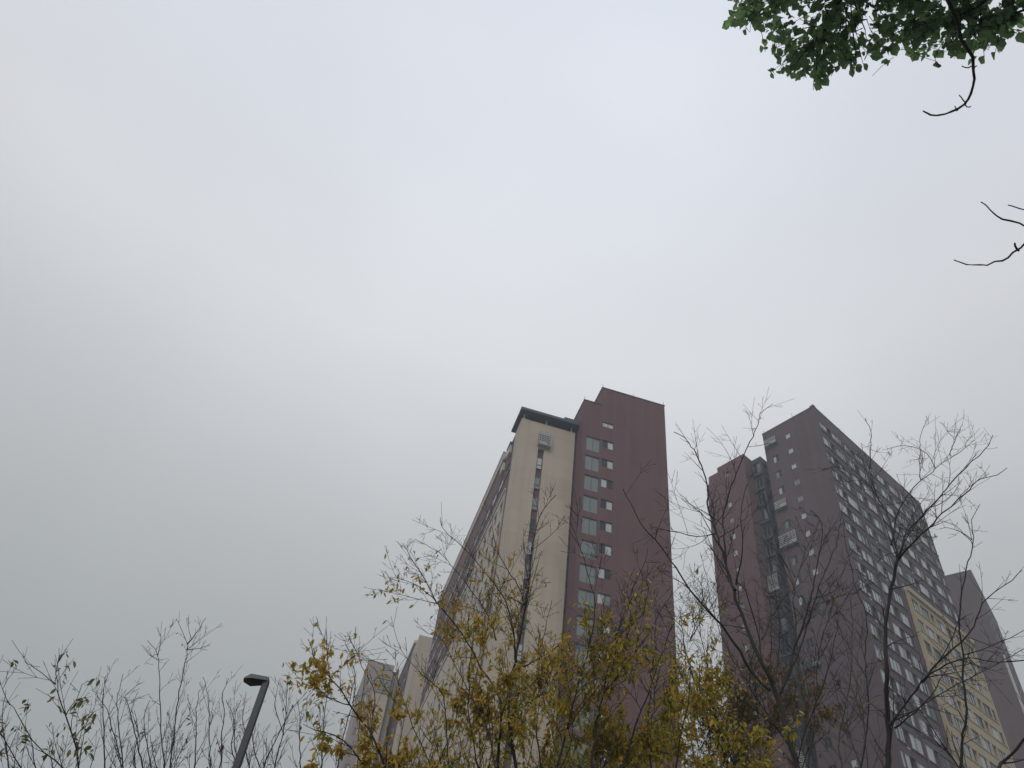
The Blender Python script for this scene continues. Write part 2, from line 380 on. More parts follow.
louvre_cage(B1, oT, X, -Y, -15.07, -13.54, 65.45, 67.45, 0.5, 7)
# dark canopy over the slab
mb = MB()
mb.box(-17.6, -12.3, 1.35, 5.6, 69.95, 70.32, 'canopy'); mb.box(-12.29, -10.42, 1.35, 7.4, 69.95, 70.62, 'canopy')
mb.box(-16.9, -10.42, 2.5, 7.2, 69.0, 69.94, 'canopy')
rc = mb.build('roof_canopy', B1.root)
for x in (-17.05, -14.3, -11.2):
    p = MB(); p.box(x, x + 0.16, 2.08, 2.24, 69.13, 69.94, 'pale'); p.build('canopy_post', rc)
# long wing
mb = MB(); oW = Vector((-17.0, 0, 0)); hol = []; rows = []
for k in range(23):
    z = 66.4 - FH * k
    if z < 3: break
    for j in range(14):
        y = 6.1 + j * 2.93
        hol.append((y + 0.35, y + 2.45, z - 1.8, z))
BAYS = ((6.5, 19.0, 61.6), (19.0, 27.0, 58.3), (27.0, 46.9, 51.9))
def bayz(y):
    for a, b_, z in BAYS:
        if a <= y <= b_: return z
    return 0
hw = [h for h in hol if h[3] < 67.5 and h[2] > bayz(h[0]) + 0.2 and h[2] > bayz(h[1]) + 0.2]
B1.wall(mb, oW, Y, -X, 5.6, 47, 0, 70.0, hw, 'maroon', 0.3)
mb.box(-16.0, -5, 4.9, 47, 0, 69.9, 'maroon', '-z')
mb.quad((-17, 5.6, 0), (-16, 5.6, 0), (-16, 5.6, 70), (-17, 5.6, 70), 'maroon')
mb.quad((-17, 47, 0), (-16, 47, 0), (-16, 47, 70), (-17, 47, 70), 'maroon')
mb.quad((-17, 5.6, 69.98), (-16, 5.6, 69.98), (-16, 47, 69.98), (-17, 47, 69.98), 'roof')
for a, b_, z in BAYS: pass
mb.build('wing_wall', B1.root)
mb = MB(); mb.box(-17.14, -16.8, 11.0, 47.1, 70.0, 71.4, 'beige'); mb.box(-17.2, -16.75, 10.95, 47.15, 71.402, 71.6, 'pale'); mb.build('wing_parapet', B1.root)
for i, (y0, y1, z) in enumerate(((6.6, 8.2, 69.4), (9.4, 11.0, 68.9))):
    m2 = MB(); m2.box(-17.35, -17.0, y0, y1, z - 0.25, z, 'canopy'); m2.box(-17.28, -17.003, y0 + .15, y1 - .15, z - 1.6, z - .26, 'pale'); m2.build('roof_hood', B1.root)
for (a, b_, z) in BAYS:
    m2 = MB(); XB = -17.13; oB = Vector((XB, 0, 0)); hb = []
    ncol = int((b_ - a - 0.4) / 2.05)
    for k in range(23):
        zt = 66.4 - FH * k
        if zt > z - 0.6 or zt < 3: continue
        for j in range(ncol):
            y = a + 0.45 + j * (b_ - a - 0.4) / ncol
            hb.append((y, y + 1.25, zt - 1.6, zt))
    B1.wall(m2, oB, Y, -X, a, b_, 0, z, hb, 'beige', 0.25)
    m2.quad((XB, a, 0), (-17.0, a, 0), (-17.0, a, z), (XB, a, z), 'beige')
    m2.quad((XB, b_, 0), (-17.0, b_, 0), (-17.0, b_, z), (XB, b_, z), 'beige')
    m2.quad((XB, a, z), (-17.0, a, z), (-17.0, b_, z), (XB, b_, z), 'beige')
    m2.box(-17.25, -17.02, a - 0.05, b_ - 0.06, z + 0.004, z + 0.35, 'pale')
    m2.build('beige_bay', B1.root)
    for h in hb: B1.window(oB, Y, -X, *h, [rnd.choice(('g_dark', 'g_mid', 'g_light', 'g_mid'))] * 2, inset=0.2, bw=0.06)
for h in hw: B1.window(oW, Y, -X, *h, [rnd.choice(('g_dark', 'g_mid', 'g_light', 'g_light')), rnd.choice(('g_dark', 'g_mid', 'g_light'))], inset=0.12, bw=0.08, fr='wframe' if rnd.random() < .6 else 'frame')
# sill ledges on the wing, one per storey: real relief seen edge-on
mb = MB()
for k in range(23):
    z = 66.4 - FH * k - 1.88
    for (a, b_) in ((5.7, 19.0), (19.0, 27.0), (27.0, 46.9)):
        if z > bayz(a + 0.9) + 0.4: mb.box(-17.08, -17.003, a, b_ - 0.02, z - 0.12, z, 'maroon2')
mb.build('sill_ledges', B1.root)
B1.finish()

# ================================================================ BUILDING 2 (right, tall maroon with yellow bay)
B2 = Bld('apartment_tower', (44.195, 78.269, 0), A2, 'tall maroon high-rise with a yellow lower bay, biggest tower on the right side')
H2 = 2.98
mb = MB(); oR = Vector((0, 0, 0))
cols = [('w', 0.45, 2.4), ('n', 2.5, 3.6), ('w', 3.7, 6.0), ('w', 6.75, 8.45), ('n', 8.6, 9.6), ('w', 9.7, 11.8)]
hR = []; wl = []; nich = []
for k in range(31):
    zt = 89.5 - H2 * k
    if zt < 3: break
    for (t, a, b_) in cols:
        hh = 1.82 if t == 'w' else 2.2
        top_ = zt
        if k == 0 and t == 'w': hh = 1.15
        if t == 'w': hR.append((a, b_, top_ - hh, top_)); wl.append((a, b_, top_ - hh, top_))
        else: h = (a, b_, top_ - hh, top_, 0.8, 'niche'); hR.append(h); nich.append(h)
    if zt > 68.2:
        for (t, a, b_) in cols + [('w', 12.5, 13.9)]:
            a2 = a + 15.0 if t != 'w' or a != 12.5 else a; b2 = b_ + 15.0 if a != 12.5 else b_
            if a == 12.5: a2, b2 = 12.6, 14.4
            hh = 1.82 if t == 'w' else 2.2
            if t == 'w': hR.append((a2, b2, zt - hh, zt)); wl.append((a2, b2, zt - hh, zt))
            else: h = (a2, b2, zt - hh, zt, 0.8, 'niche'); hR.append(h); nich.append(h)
        a2, b2 = 27.5, 28.7; hR.append((a2, b2, zt - 1.82, zt)); wl.append((a2, b2, zt - 1.82, zt))
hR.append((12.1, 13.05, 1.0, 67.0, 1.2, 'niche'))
B2.wall(mb, oR, X, -Y, 0, 29.2, 0, 91.95, hR, 'maroon2', 0.16)
# left face
hl = []; lw = []
for k in range(30):
    z = 89.03 - H2 * k
    if z < 2: break
    hl.append((4.52, 5.22, z - 0.45, z + 0.42)); lw.append(hl[-1])
boxes = {0: (6.7, 8.6), 4: (6.85, 8.6), 6: (6.3, 8.85), 12: (6.3, 8.8)}
for k in range(29):
    z = 89.0 - 2.99 * k
    if z < 3: break
    if k in boxes: continue
    hl.append((6.9, 7.9, z - 0.62, z + 0.62)); lw.append(hl[-1])
B2.wall(mb, oR, Y, -X, 0, 8.95, 0, 91.95, hl, 'maroon2', 0.16)
mb.quad((0, 8.95, 0), (16, 8.95, 0), (16, 8.95, 91.95), (0, 8.95, 91.95), 'maroon2')
mb.quad((29.2, 0, 0), (29.2, 16, 0), (29.2, 16, 91.95), (29.2, 0, 91.95), 'maroon2')
mb.quad((16, 8.95, 0), (16, 16, 0), (16, 16, 91.95), (16, 8.95, 91.95), 'maroon2')
mb.quad((16, 16, 0), (29.2, 16, 0), (29.2, 16, 91.95), (16, 16, 91.95), 'maroon2')
mb.poly([(0, 0, 91.4), (29.2, 0, 91.4), (29.2, 16, 91.4), (16, 16, 91.4), (16, 8.95, 91.4), (0, 8.95, 91.4)], 'roof')
mb.build('main_wall', B2.root)
cp = MB(); cp.box(-0.05, 29.25, -0.05, 0.22, 91.952, 92.07, 'maroon2'); cp.box(-0.05, 0.22, 0.221, 9.0, 91.952, 92.07, 'maroon2')
cp.build('parapet_coping', B2.root)
for (x, y, h) in ((0.1, 0.1, 0.5), (7.0, 0.1, .6), (14.0, 0.1, .6), (21.0, .1, .6), (29.0, .1, .7), (0.1, 8.7, .6)):
    rd = MB(); rd.box(x - .02, x + .02, y - .02, y + .02, 92.07, 92.07 + h, 'frame'); rd.box(x - .08, x + .08, y - .08, y + .08, 92.07, 92.13, 'frame'); rd.build('lightning_rod', B2.root)
nb = MB(); nb.box(-0.04, 0.6, -0.04, 0.6, 92.075, 92.3, 'maroon2'); nb.build('corner_block', B2.root)
an = MB(); an.box(0.3, 0.34, 3.7, 3.74, 91.4, 93.3, 'frame'); an.box(0.2, 0.44, 3.6, 3.84, 91.4, 91.6, 'frame'); an.build('roof_antenna', B2.root)
# storey ledges + pilasters on the right face
mb = MB()
for k in range(31):
    z = 89.5 - H2 * k - 1.86
    if z < 3: break
    mb.box(0.4, 11.95, -0.13, -0.003, z - 0.13, z, 'maroon2')
    if z > 68.2: mb.box(12.3, 29.1, -0.13, -0.003, z - 0.13, z, 'maroon2')
mb.box(0.02, 0.33, -0.16, -0.004, 0, 90.2, 'maroon2')
for a in (6.2, 12.02, 21.2, 26.95): mb.box(a, a + 0.26, -0.2, -0.004, 68.0 if a > 13 else 0, 90.6, 'maroon2')
mb.build('storey_ledges', B2.root)
for (a, b_, z0, z1) in wl:
    r = rnd.random(); n_ = 2 if b_ - a < 1.95 else 3
    ps = [rnd.choice(('g_light', 'g_mid', 'g_dark', 'g_light', 'g_mid', 'g_dark', 'g_light')) for _ in range(n_)] if r < .8 else ['g_light'] * n_
    B2.window(oR, X, -Y, a, b_, z0, z1, ps, fr='wframe' if rnd.random() < .6 else 'frame', inset=0.1, bw=0.07)
for (a, b_, z0, z1, _, _2) in nich:
    if rnd.random() < 0.55:
        m2 = MB(); m2.obox(oR, X, -Y, a + 0.08, b_ - 0.1, -0.55, -0.2, z0 + 0.02, z0 + 0.62, 'ac')
        if rnd.random() < 0.4: m2.obox(oR, X, -Y, a + 0.08, b_ - 0.1, -0.56, -0.22, z0 + 0.7, z0 + 1.25, 'ac')
        p_ = B2.root.matrix_basis @ Vector((a, 0, z0)); q_ = project(Vector(B2.root.location) + Matrix.Rotation(A2, 3, 'Z') @ Vector((a, 0, z0)))
        if q_ and 0 < q_[0] < 1024 and 0 < q_[1] < 768: m2.build('air_conditioner', B2.root)
for i, h in enumerate(lw):
    if h[0] < 5: B2.window(oR, Y, -X, *h, [rnd.choice(('g_light', 'g_light', 'g_mid') if h[2] > 62 else ('g_dark', 'g_mid', 'g_light', 'g_dark'))], fr='wframe' if h[2] > 62 else 'frame', inset=0.08, bw=0.05)
    else: B2.window(oR, Y, -X, *h, ['g_dark', rnd.choice(('g_light', 'g_light', 'g_mid') if h[2] > 60 else ('g_dark', 'g_mid', 'g_dark'))], fr='frame', inset=0.12, bw=0.06)
for k, (a, b_) in boxes.items():
    z = 89.4 - 2.99 * k
    louvre_cage(B2, oR, Y, -X, a, b_, z - (0.65 if k != 6 else 1.05), z + (0.6 if k != 6 else 0.85), 0.5, 4 if k != 6 else 6, k='white' if k != 12 else 'frame')
# yellow bay
mb = MB(); oY = Vector((0, -0.35, 0)); hy = []
ycols = [(13.7, 15.3, 0), (15.75, 17.9, 0), (18.2, 19.35, 1), (19.65, 21.7, 0), (22.2, 24.4, 0), (24.75, 25.9, 1), (26.2, 28.2, 0), (28.5, 29.4, 0)]
for k in range(24):
    zt = 66.3 - H2 * k
    if zt < 3: break
    for (a, b_, t) in ycols:
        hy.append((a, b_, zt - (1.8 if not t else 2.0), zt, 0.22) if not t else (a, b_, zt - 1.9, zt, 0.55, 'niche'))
B2.wall(mb, oY, X, -Y, 13.2, 29.9, 0, 67.4, hy, 'yellow', 0.22)
mb.quad((13.2, -0.35, 0), (13.2, 0, 0), (13.2, 0, 67.4), (13.2, -0.35, 67.4), 'yellow'); mb.quad((29.9, -0.35, 0), (29.9, 1, 0), (29.9, 1, 67.4), (29.9, -0.35, 67.4), 'yellow')
mb.quad((13.2, -0.35, 67.39), (29.9, -0.35, 67.39), (29.9, 0, 67.39), (13.2, 0, 67.39), 'yellow')
mb.box(13.05, 30.1, -0.6, -0.352, 67.0, 67.75, 'yellow')
for a in (13.2, 29.45): mb.box(a, a + 0.25, -0.45, -0.353, 0, 66.99, 'yellow')
for k in range(23): mb.box(13.6, 29.44, -0.43, -0.354, 66.3 - H2 * k - 1.82, 66.3 - H2 * k - 1.68, 'yellow')
mb.build('yellow_bay', B2.root)
for h in hy:
    if len(h) == 5:
        n_ = 2 if h[1] - h[0] < 1.6 else 3
        B2.window(oY, X, -Y, *h[:4], [rnd.choice(('g_light', 'g_mid', 'g_dark', 'g_dark')) for _ in range(n_)], fr=rnd.choice(('frame', 'wframe')), inset=0.14, bw=0.07)
# stepped left slab
mb = MB(); sm = []
for k in range(29):
    z = 88.0 - 2.93 * k
    if z < 3: break
    sm.append((15.8, 16.5, z - 0.5, z + 0.45))
B2.wall(mb, oR, Y, -X, 12.7, 17.68, 0, 90.3, sm, 'maroon', 0.16)
mb.box(0, 13, 17.68, 19.45, 0, 89.4, 'maroon', '-y'); mb.box(0.2, 13, 19.45, 20.0, 0, 88.2, 'maroon', '-y')
mb.quad((0, 12.7, 0), (2.2, 12.7, 0), (2.2, 12.7, 90.3), (0, 12.7, 90.3), 'maroon'); mb.quad((2.2, 12.7, 0), (2.2, 17.68, 0), (2.2, 17.68, 90.3), (2.2, 12.7, 90.3), 'maroon')
mb.quad((0, 17.68, 89.4), (13, 17.68, 89.4), (13, 17.68, 90.3), (0, 17.68, 90.3), 'maroon')
mb.quad((0, 12.7, 90.29), (13, 12.7, 90.29), (13, 17.68, 90.29), (0, 17.68, 90.29), 'roof')
mb.quad((13, 12.7, 0), (13, 20, 0), (13, 20, 90), (13, 12.7, 90), 'maroon')
mb.build('stepped_slab_wall', B2.root)
for h in sm: B2.window(oR, Y, -X, *h, [rnd.choice(('g_mid', 'g_light'))], fr='frame', inset=0.08, bw=0.05)
# link between slab and main block, its shade painted in as dark blue-grey
mb = MB(); oK = Vector((2.0, 0, 0)); hk = []
for k in range(29):
    z = 89.2 - H2 * k
    if z < 3: break
    hk.append((11.35, 12.55, z - 1.9, z))
B2.wall(mb, oK, Y, -X, 11.05, 12.7, 0, 90.15, hk, 'link_shade', 0.2)
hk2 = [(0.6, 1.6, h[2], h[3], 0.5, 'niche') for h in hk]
B2.wall(mb, Vector((2.0, 11.05, 0)), X, -Y, 0, 8, 0, 90.15, hk2, 'link_shade', 0.2)
mb.quad((2, 11.05, 90.14), (10, 11.05, 90.14), (10, 12.7, 90.14), (2, 12.7, 90.14), 'roof')
mb.quad((6, 8.95, 0), (6, 11.05, 0), (6, 11.05, 87), (6, 8.95, 87), 'link_shade')
for i, h in enumerate(hk): B2.window(oK, Y, -X, *h, ['g_dark', 'g_dark'] if i % 3 else ['g_mid', 'g_dark'], fr='frame', inset=0.15, bw=0.07)
for k in range(28):
    z = 87.1 - H2 * k
    if z < 3: break
    mb.box(1.72, 1.997, 11.1, 12.68, z - 0.55, z - 0.3, 'link_shade')
mb.build('link_wall', B2.root)
for z0 in (66.1, 42.5): louvre_cage(B2, oK, Y, -X, 11.15, 12.62, z0, z0 + 2.4, 0.6, 9)
B2.finish()

# ================================================================ BUILDING 3 (tan block with long dark facade behind building 1)
B3 = Bld('apartment_tower', (-6.94, 120.8, 0), A1, 'distant tan block with a long dark window facade, left of the central high-rise')
mb = MB()
mb.box(-1.55, 7, 0, 5.6, 0, 69.9, 'tan', '-z+y')
mb.box(-1.62, -1.50, -0.06, 0.1, 0, 69.9, 'pale'); mb.build('tan_slab_wall', B3.root)
mb = MB(); h3 = []
o3 = Vector((-1.42, 0, 0))
for k in range(23):
    z = 69.0 - FH * k
    if z < 3: break
    for j in range(9): h3.append((7.0 + j * 4.0, 9.2 + j * 4.0, z - 1.6, z))
B3.wall(mb, o3, Y, -X, 5.6, 44, 0, 71.6, h3, 'maroon', 0.3)
mb.box(-1.2, 7, 5.7, 44, 0, 71.5, 'maroon', '-x-z'); mb.build('facade_wall', B3.root)
mb = MB(); mb.box(-1.6, -1.1, 6, 44.1, 71.61, 72.2, 'pale'); mb.build('parapet', B3.root)
for h in h3: B3.window(o3, Y, -X, *h, [rnd.choice(('g_dark', 'g_mid', 'g_light'))] * 2, inset=0.2, bw=0.08, fr='wframe' if rnd.random() < .5 else 'frame')
B3.finish(60)

# ================================================================ BUILDING 3b (leftmost, pinkish beige with white louvres)
B5 = Bld('apartment_tower', (-12.64, 134.5, 0), A1, 'faint pale pinkish-beige tower with white louvres near its top, leftmost building')
mb = MB()
B5.wall(mb, Z0, X, -Y, -4.62, 0, 0, 71.2, [], 'pinkish' if 'pinkish' in MT else 'pale')
MT['pinkish'] = mat('pinkish_grey_paint', (0.27, 0.225, 0.215), 0.85, var=0.08, vscale=0.2, streak=0.12, joints=(2.93, 0.12, 0.04))
mb = MB(); hp = [(-4.2, -3.4, 68 - FH * k - 1.3, 68 - FH * k) for k in range(22)]
B5.wall(mb, Z0, X, -Y, -4.62, 0, 0, 71.2, hp, 'pinkish', 0.15)
mb.box(-4.62, 0, 0.0, 14, 0, 71.2, 'pinkish', '-y-z'); mb.box(0.0, 1.1, 0.6, 14, 0, 70.4, 'pinkish', '-z-x'); mb.build('tower_wall', B5.root)
for h in hp: B5.window(Z0, X, -Y, *h, ['g_mid', 'g_light'], inset=0.1, bw=0.07)
mb = MB(); mb.box(-2.7, 0.02, -0.25, -0.004, 0, 65.8, 'beige'); mb.build('beige_pier', B5.root)
for k in range(3): louvre_cage(B5, Z0, X, -Y, -2.3, -0.1, 69.3 - 1.25 * k - 1.05, 69.3 - 1.25 * k, 0.4, 4, unit=False)
B5.finish(40)

# ================================================================ BUILDING 4 (far right)
d4 = ray(970.5, 569.8); d4 = d4 / math.hypot(d4.x, d4.y) * 150
A4 = math.radians(49.2)
B4 = Bld('apartment_tower', (d4.x, d4.y, 0), A4, 'plain grey-maroon tower behind the yellow-bayed one, farthest right')
mb = MB(); h4 = []
for k in range(33):
    z = 97.0 - 2.95 * k
    if z < 3: break
    for j in range(4): h4.append((1.5 + j * 4.6, 3.6 + j * 4.6, z - 1.5, z))
B4.wall(mb, Z0, X, -Y, 0, 20, 0, 99.9, h4, 'maroon2', 0.2)
mb.box(0, 20, 0, 18, 0, 99.9, 'maroon2', '-y-z'); mb.build('tower_wall', B4.root)
cp = MB(); cp.box(-0.05, 20.05, -0.05, 0.25, 99.902, 100.02, 'maroon2'); cp.box(-0.05, 0.25, 0.251, 18, 99.902, 100.02, 'maroon2'); cp.build('parapet_coping', B4.root)
mb = MB(); mb.box(0.15, 0.6, -0.35, -0.004, 0, 82.5, 'pale'); mb.build('pale_corner_pier', B4.root)
for h in h4: B4.window(Z0, X, -Y, *h, [rnd.choice(('g_dark', 'g_mid', 'g_light'))] * 2, inset=0.12, bw=0.08, fr='wframe')
B4.finish(60)

# ================================================================ annex (low block with dark glass glimpsed through the foliage)
pa = at(422, 756, 62)
AN = Bld('annex_building', (pa.x, pa.y, 0), A1, 'low dark-glazed annex with a beige corner, glimpsed through yellow leaves below the central high-rise')
mb = MB(); za = pa.z; ha = []
for k in range(6):
    z = za - 1.6 - 3.9 * k
    if z < 3: break
    for j in range(4): ha.append((1.7 + j * 2.7, 4.0 + j * 2.7, z - 2.7, z))
AN.wall(mb, Z0, X, -Y, 0, 13, 0, za, ha, 'beige', 0.25); mb.box(0, 13, 0, 9, 0, za, 'beige', '-y-z'); mb.build('annex_wall', AN.root)
for h in ha: AN.window(Z0, X, -Y, *h, ['g_dark', 'g_dark'], inset=0.15, bw=0.08)
AN.finish()

# ================================================================ STREET LAMP
tl = at(266.5, 681, 12.0)
LR = empty('street_lamp', (tl.x, tl.y, 0), 0.0)
tag(LR, 'dark grey square-section street lamp with an angular head, among bare saplings', 'street lamp')
HZ = tl.z
mb = MB()
def taper(mb, z0, z1, w0, w1, k):
    c = [(-w0, -w0, z0), (w0, -w0, z0), (w0, w0, z0), (-w0, w0, z0), (-w1, -w1, z1), (w1, -w1, z1), (w1, w1, z1), (-w1, w1, z1)]
    i = len(mb.v); mb.v += c
    for f in ((0, 3, 2, 1), (4, 5, 6, 7), (0, 1, 5, 4), (1, 2, 6, 5), (2, 3, 7, 6), (3, 0, 4, 7)): mb.f.append(tuple(i + j for j in f)); mb.m.append(mb.mi(k))
taper(mb, 0.0, HZ, 0.062, 0.045, 'lamp')
pole = mb.build('pole', LR)
bv = pole.modifiers.new('bevel', 'BEVEL'); bv.width = 0.008; bv.segments = 2
mb = MB(); mb.box(-0.17, 0.17, -0.17, 0.17, 0, 0.03, 'lamp'); mb.box(-0.1, 0.1, -0.1, 0.1, 0.03, 0.12, 'lamp')
mb.build('base_plate', LR)
# head: a flat faceted wedge reaching to the left of the pole, narrowing to its tip
hm = MB()
hv = [(0.058, -0.06, 0.02), (0.058, 0.06, 0.02), (0.03, 0.06, 0.10), (0.03, -0.06, 0.10),
      (-0.25, -0.15, -0.055), (-0.25, 0.10, -0.035), (-0.27, 0.10, 0.05), (-0.27, -0.13, 0.055),
      (-0.38, -0.06, -0.01), (-0.38, 0.05, -0.005), (-0.37, 0.05, 0.03), (-0.37, -0.05, 0.03)]
hm.v = hv
for f, k in (((3, 2, 1, 0), 'lamphead'), ((0, 1, 5, 4), 'lamp'), ((1, 2, 6, 5), 'lamphead'), ((2, 3, 7, 6), 'lamphead'), ((3, 0, 4, 7), 'lamphead'),
             ((4, 5, 9, 8), 'lamp'), ((5, 6, 10, 9), 'lamphead'), ((6, 7, 11, 10), 'lamphead'), ((7, 4, 8, 11), 'lamphead'), ((8, 9, 10, 11), 'lamphead')):
    hm.f.append(f); hm.m.append(hm.mi(k))
head = hm.build('lamp_head', LR); head.location = (0, 0, HZ - 0.035); head.rotation_euler = (-0.22, -0.06, 0.12); head.scale = (.84, .84, .78)
ln = MB(); ln.quad((-0.06, -0.062, -0.018), (-0.06, 0.05, -0.012), (-0.22, 0.075, -0.042), (-0.22, -0.115, -0.058), 'lens'); lno = ln.build('lens', head); lno.location = (0, 0, -0.004)
hb_ = MB(); hb_.box(-0.006, 0.005, -0.057, -0.056, 0.9, 1.3, 'frame'); 
hb_.v = [(x * 6, y * 1.22, z) for x, y, z in hb_.v]; hb_.build('access_hatch', LR)

# ================================================================ TREES
def resample(pts, n_per=0.12):
    """smooth polyline (Catmull-Rom)"""
    P = [Vector(p) for p in pts]; out = []
    for i in range(len(P) - 1):
        p0 = P[max(i - 1, 0)]; p1 = P[i]; p2 = P[i + 1]; p3 = P[min(i + 2, len(P) - 1)]
        n = max(2, int((p2 - p1).length / n_per))
        for k in range(n):
            t = k / n
            out.append(0.5 * ((2 * p1) + (p2 - p0) * t + (2 * p0 - 5 * p1 + 4 * p2 - p3) * t * t + (3 * p1 - p0 - 3 * p2 + p3) * t ** 3))
    out.append(P[-1]); return out
class TB:
    """collects tapered tubes"""
    def __init__(s): s.v = []; s.f = []
    def tube(s, pts, r, sides=5):
        i0 = len(s.v); n = len(pts)
        for i, p in enumerate(pts):
            t = (pts[min(i + 1, n - 1)] - pts[max(i - 1, 0)]).normalized()
            a = t.cross(Vector((0.31, 0.77, 0.11)) if abs(t.z) > 0.5 else Vector((0.05, 0.1, 1))).normalized(); b = t.cross(a)
            for k in range(sides):
                th = 2 * math.pi * k / sides; q = p + (a * math.cos(th) + b * math.sin(th)) * r[i]
                s.v.append((q.x, q.y, q.z))
        for i in range(n - 1):
            for k in range(sides):
                a = i0 + i * sides + k; b = i0 + i * sides + (k + 1) % sides
                s.f.append((a, b, b + sides, a + sides))
    def build(s, name, m, parent, origin):
        me = bpy.data.meshes.new(name); o_ = np.array(origin)
        me.from_pydata((np.array(s.v) - o_).tolist(), [], s.f); me.materials.append(MT[m])
        me.polygons.foreach_set('use_smooth', [True] * len(s.f)); me.update()
        o = bpy.data.objects.new(name, me); S.collection.objects.link(o); o.parent = parent; return o
class LV:
    def __init__(s): s.v = []; s.f = []; s.t = []
    def leaf(s, p, rg, size, tone, droop=0.6, wide=0.42):
        a = rg.uniform(0, 2 * math.pi); el = rg.gauss(-droop, 0.45)
        d = Vector((math.cos(a) * math.cos(el), math.sin(a) * math.cos(el), math.sin(el)))
        side = d.cross(Vector((0, 0, 1)))
        if side.length < 0.1: side = Vector((1, 0, 0))
        side.normalize(); side = (side + Vector((rg.gauss(0, .35), rg.gauss(0, .35), rg.gauss(0, .35)))).normalized()
        nrm = side.cross(d).normalized(); w = size * wide; L_ = size
        c = -nrm * (L_ * 0.16)
        pts = [p, p + d * L_ * .3 + side * w * .42 + nrm * w * .14, p + d * L_ * .62 + side * w * .5 + c * .5 + nrm * w * .12, p + d * L_ + c,
               p + d * L_ * .62 - side * w * .5 + c * .5 + nrm * w * .12, p + d * L_ * .3 - side * w * .42 + nrm * w * .14, p + d * L_ * .5 + c * .3]
        i = len(s.v); s.v += [tuple(q) for q in pts]
        for f in ((0, 1, 6), (1, 2, 6), (2, 3, 6), (3, 4, 6), (4, 5, 6), (5, 0, 6)): s.f.append(tuple(i + j for j in f)); s.t.append(tone)
    def build(s, name, m, parent, origin):
        me = bpy.data.meshes.new(name); me.from_pydata((np.array(s.v) - np.array(origin)).tolist(), [], s.f); me.materials.append(MT[m])
        at_ = me.attributes.new('tone', 'FLOAT', 'FACE'); at_.data.foreach_set('value', s.t); me.update()
        o = bpy.data.objects.new(name, me); S.collection.objects.link(o); o.parent = parent; return o
from mathutils import noise as mnoise
LEAFK = 1.75
def rndperp(t, rg):
    while True:
        a = Vector((rg.gauss(0, 1), rg.gauss(0, 1), rg.gauss(0, 1))); a = a - t * a.dot(t)
        if a.length > 0.2: return a.normalized()
def grow(tb, nodes, start, d, length, r, lvl, rg, P):
    """one twig and its side twigs"""
    n = max(3, int(length / 0.09)); pts = [start]; rr = [r]; dd = d.normalized()
    bend = rndperp(dd, rg) * rg.uniform(0.03, 0.26) * P.get('wig', 1)
    for i in range(n):
        dd = (dd + bend * 0.5 + Vector((rg.gauss(0, .045), rg.gauss(0, .045), rg.gauss(0, .035))) * P.get('wig', 1) + Vector((0, 0, P['up'] * 0.12))).normalized()
        pts.append(pts[-1] + dd * length / n); rr.append(max(P['rmin'], r * (1 - 0.75 * (i + 1) / n)))
    tb.tube(pts, rr, 4 if lvl > 1 else 5)
    for i in range(1, n + 1):
        nodes.append((pts[i], lvl))
    if lvl >= P['lv']: return
    m = max(1, int(length / (P['sp'][min(lvl, len(P['sp']) - 1)] * .62) * rg.uniform(.7, 1.2))); ph = rg.uniform(0, 6.28)
    for k in range(m):
        t = rg.uniform(0.18, 0.97); i = min(n - 1, int(t * n)); tan = (pts[i + 1] - pts[i]).normalized()
        ang = math.radians(rg.uniform(28, 58)); s = rndperp(tan, rg)
        nd = tan * math.cos(ang) + s * math.sin(ang) + Vector((0, 0, P['up'] * 0.35))
        grow(tb, nodes, pts[i], nd, length * (1.05 - t * .75) * rg.uniform(.34, .72), max(P['rmin'], rr[i] * .6), lvl + 1, rg, P)
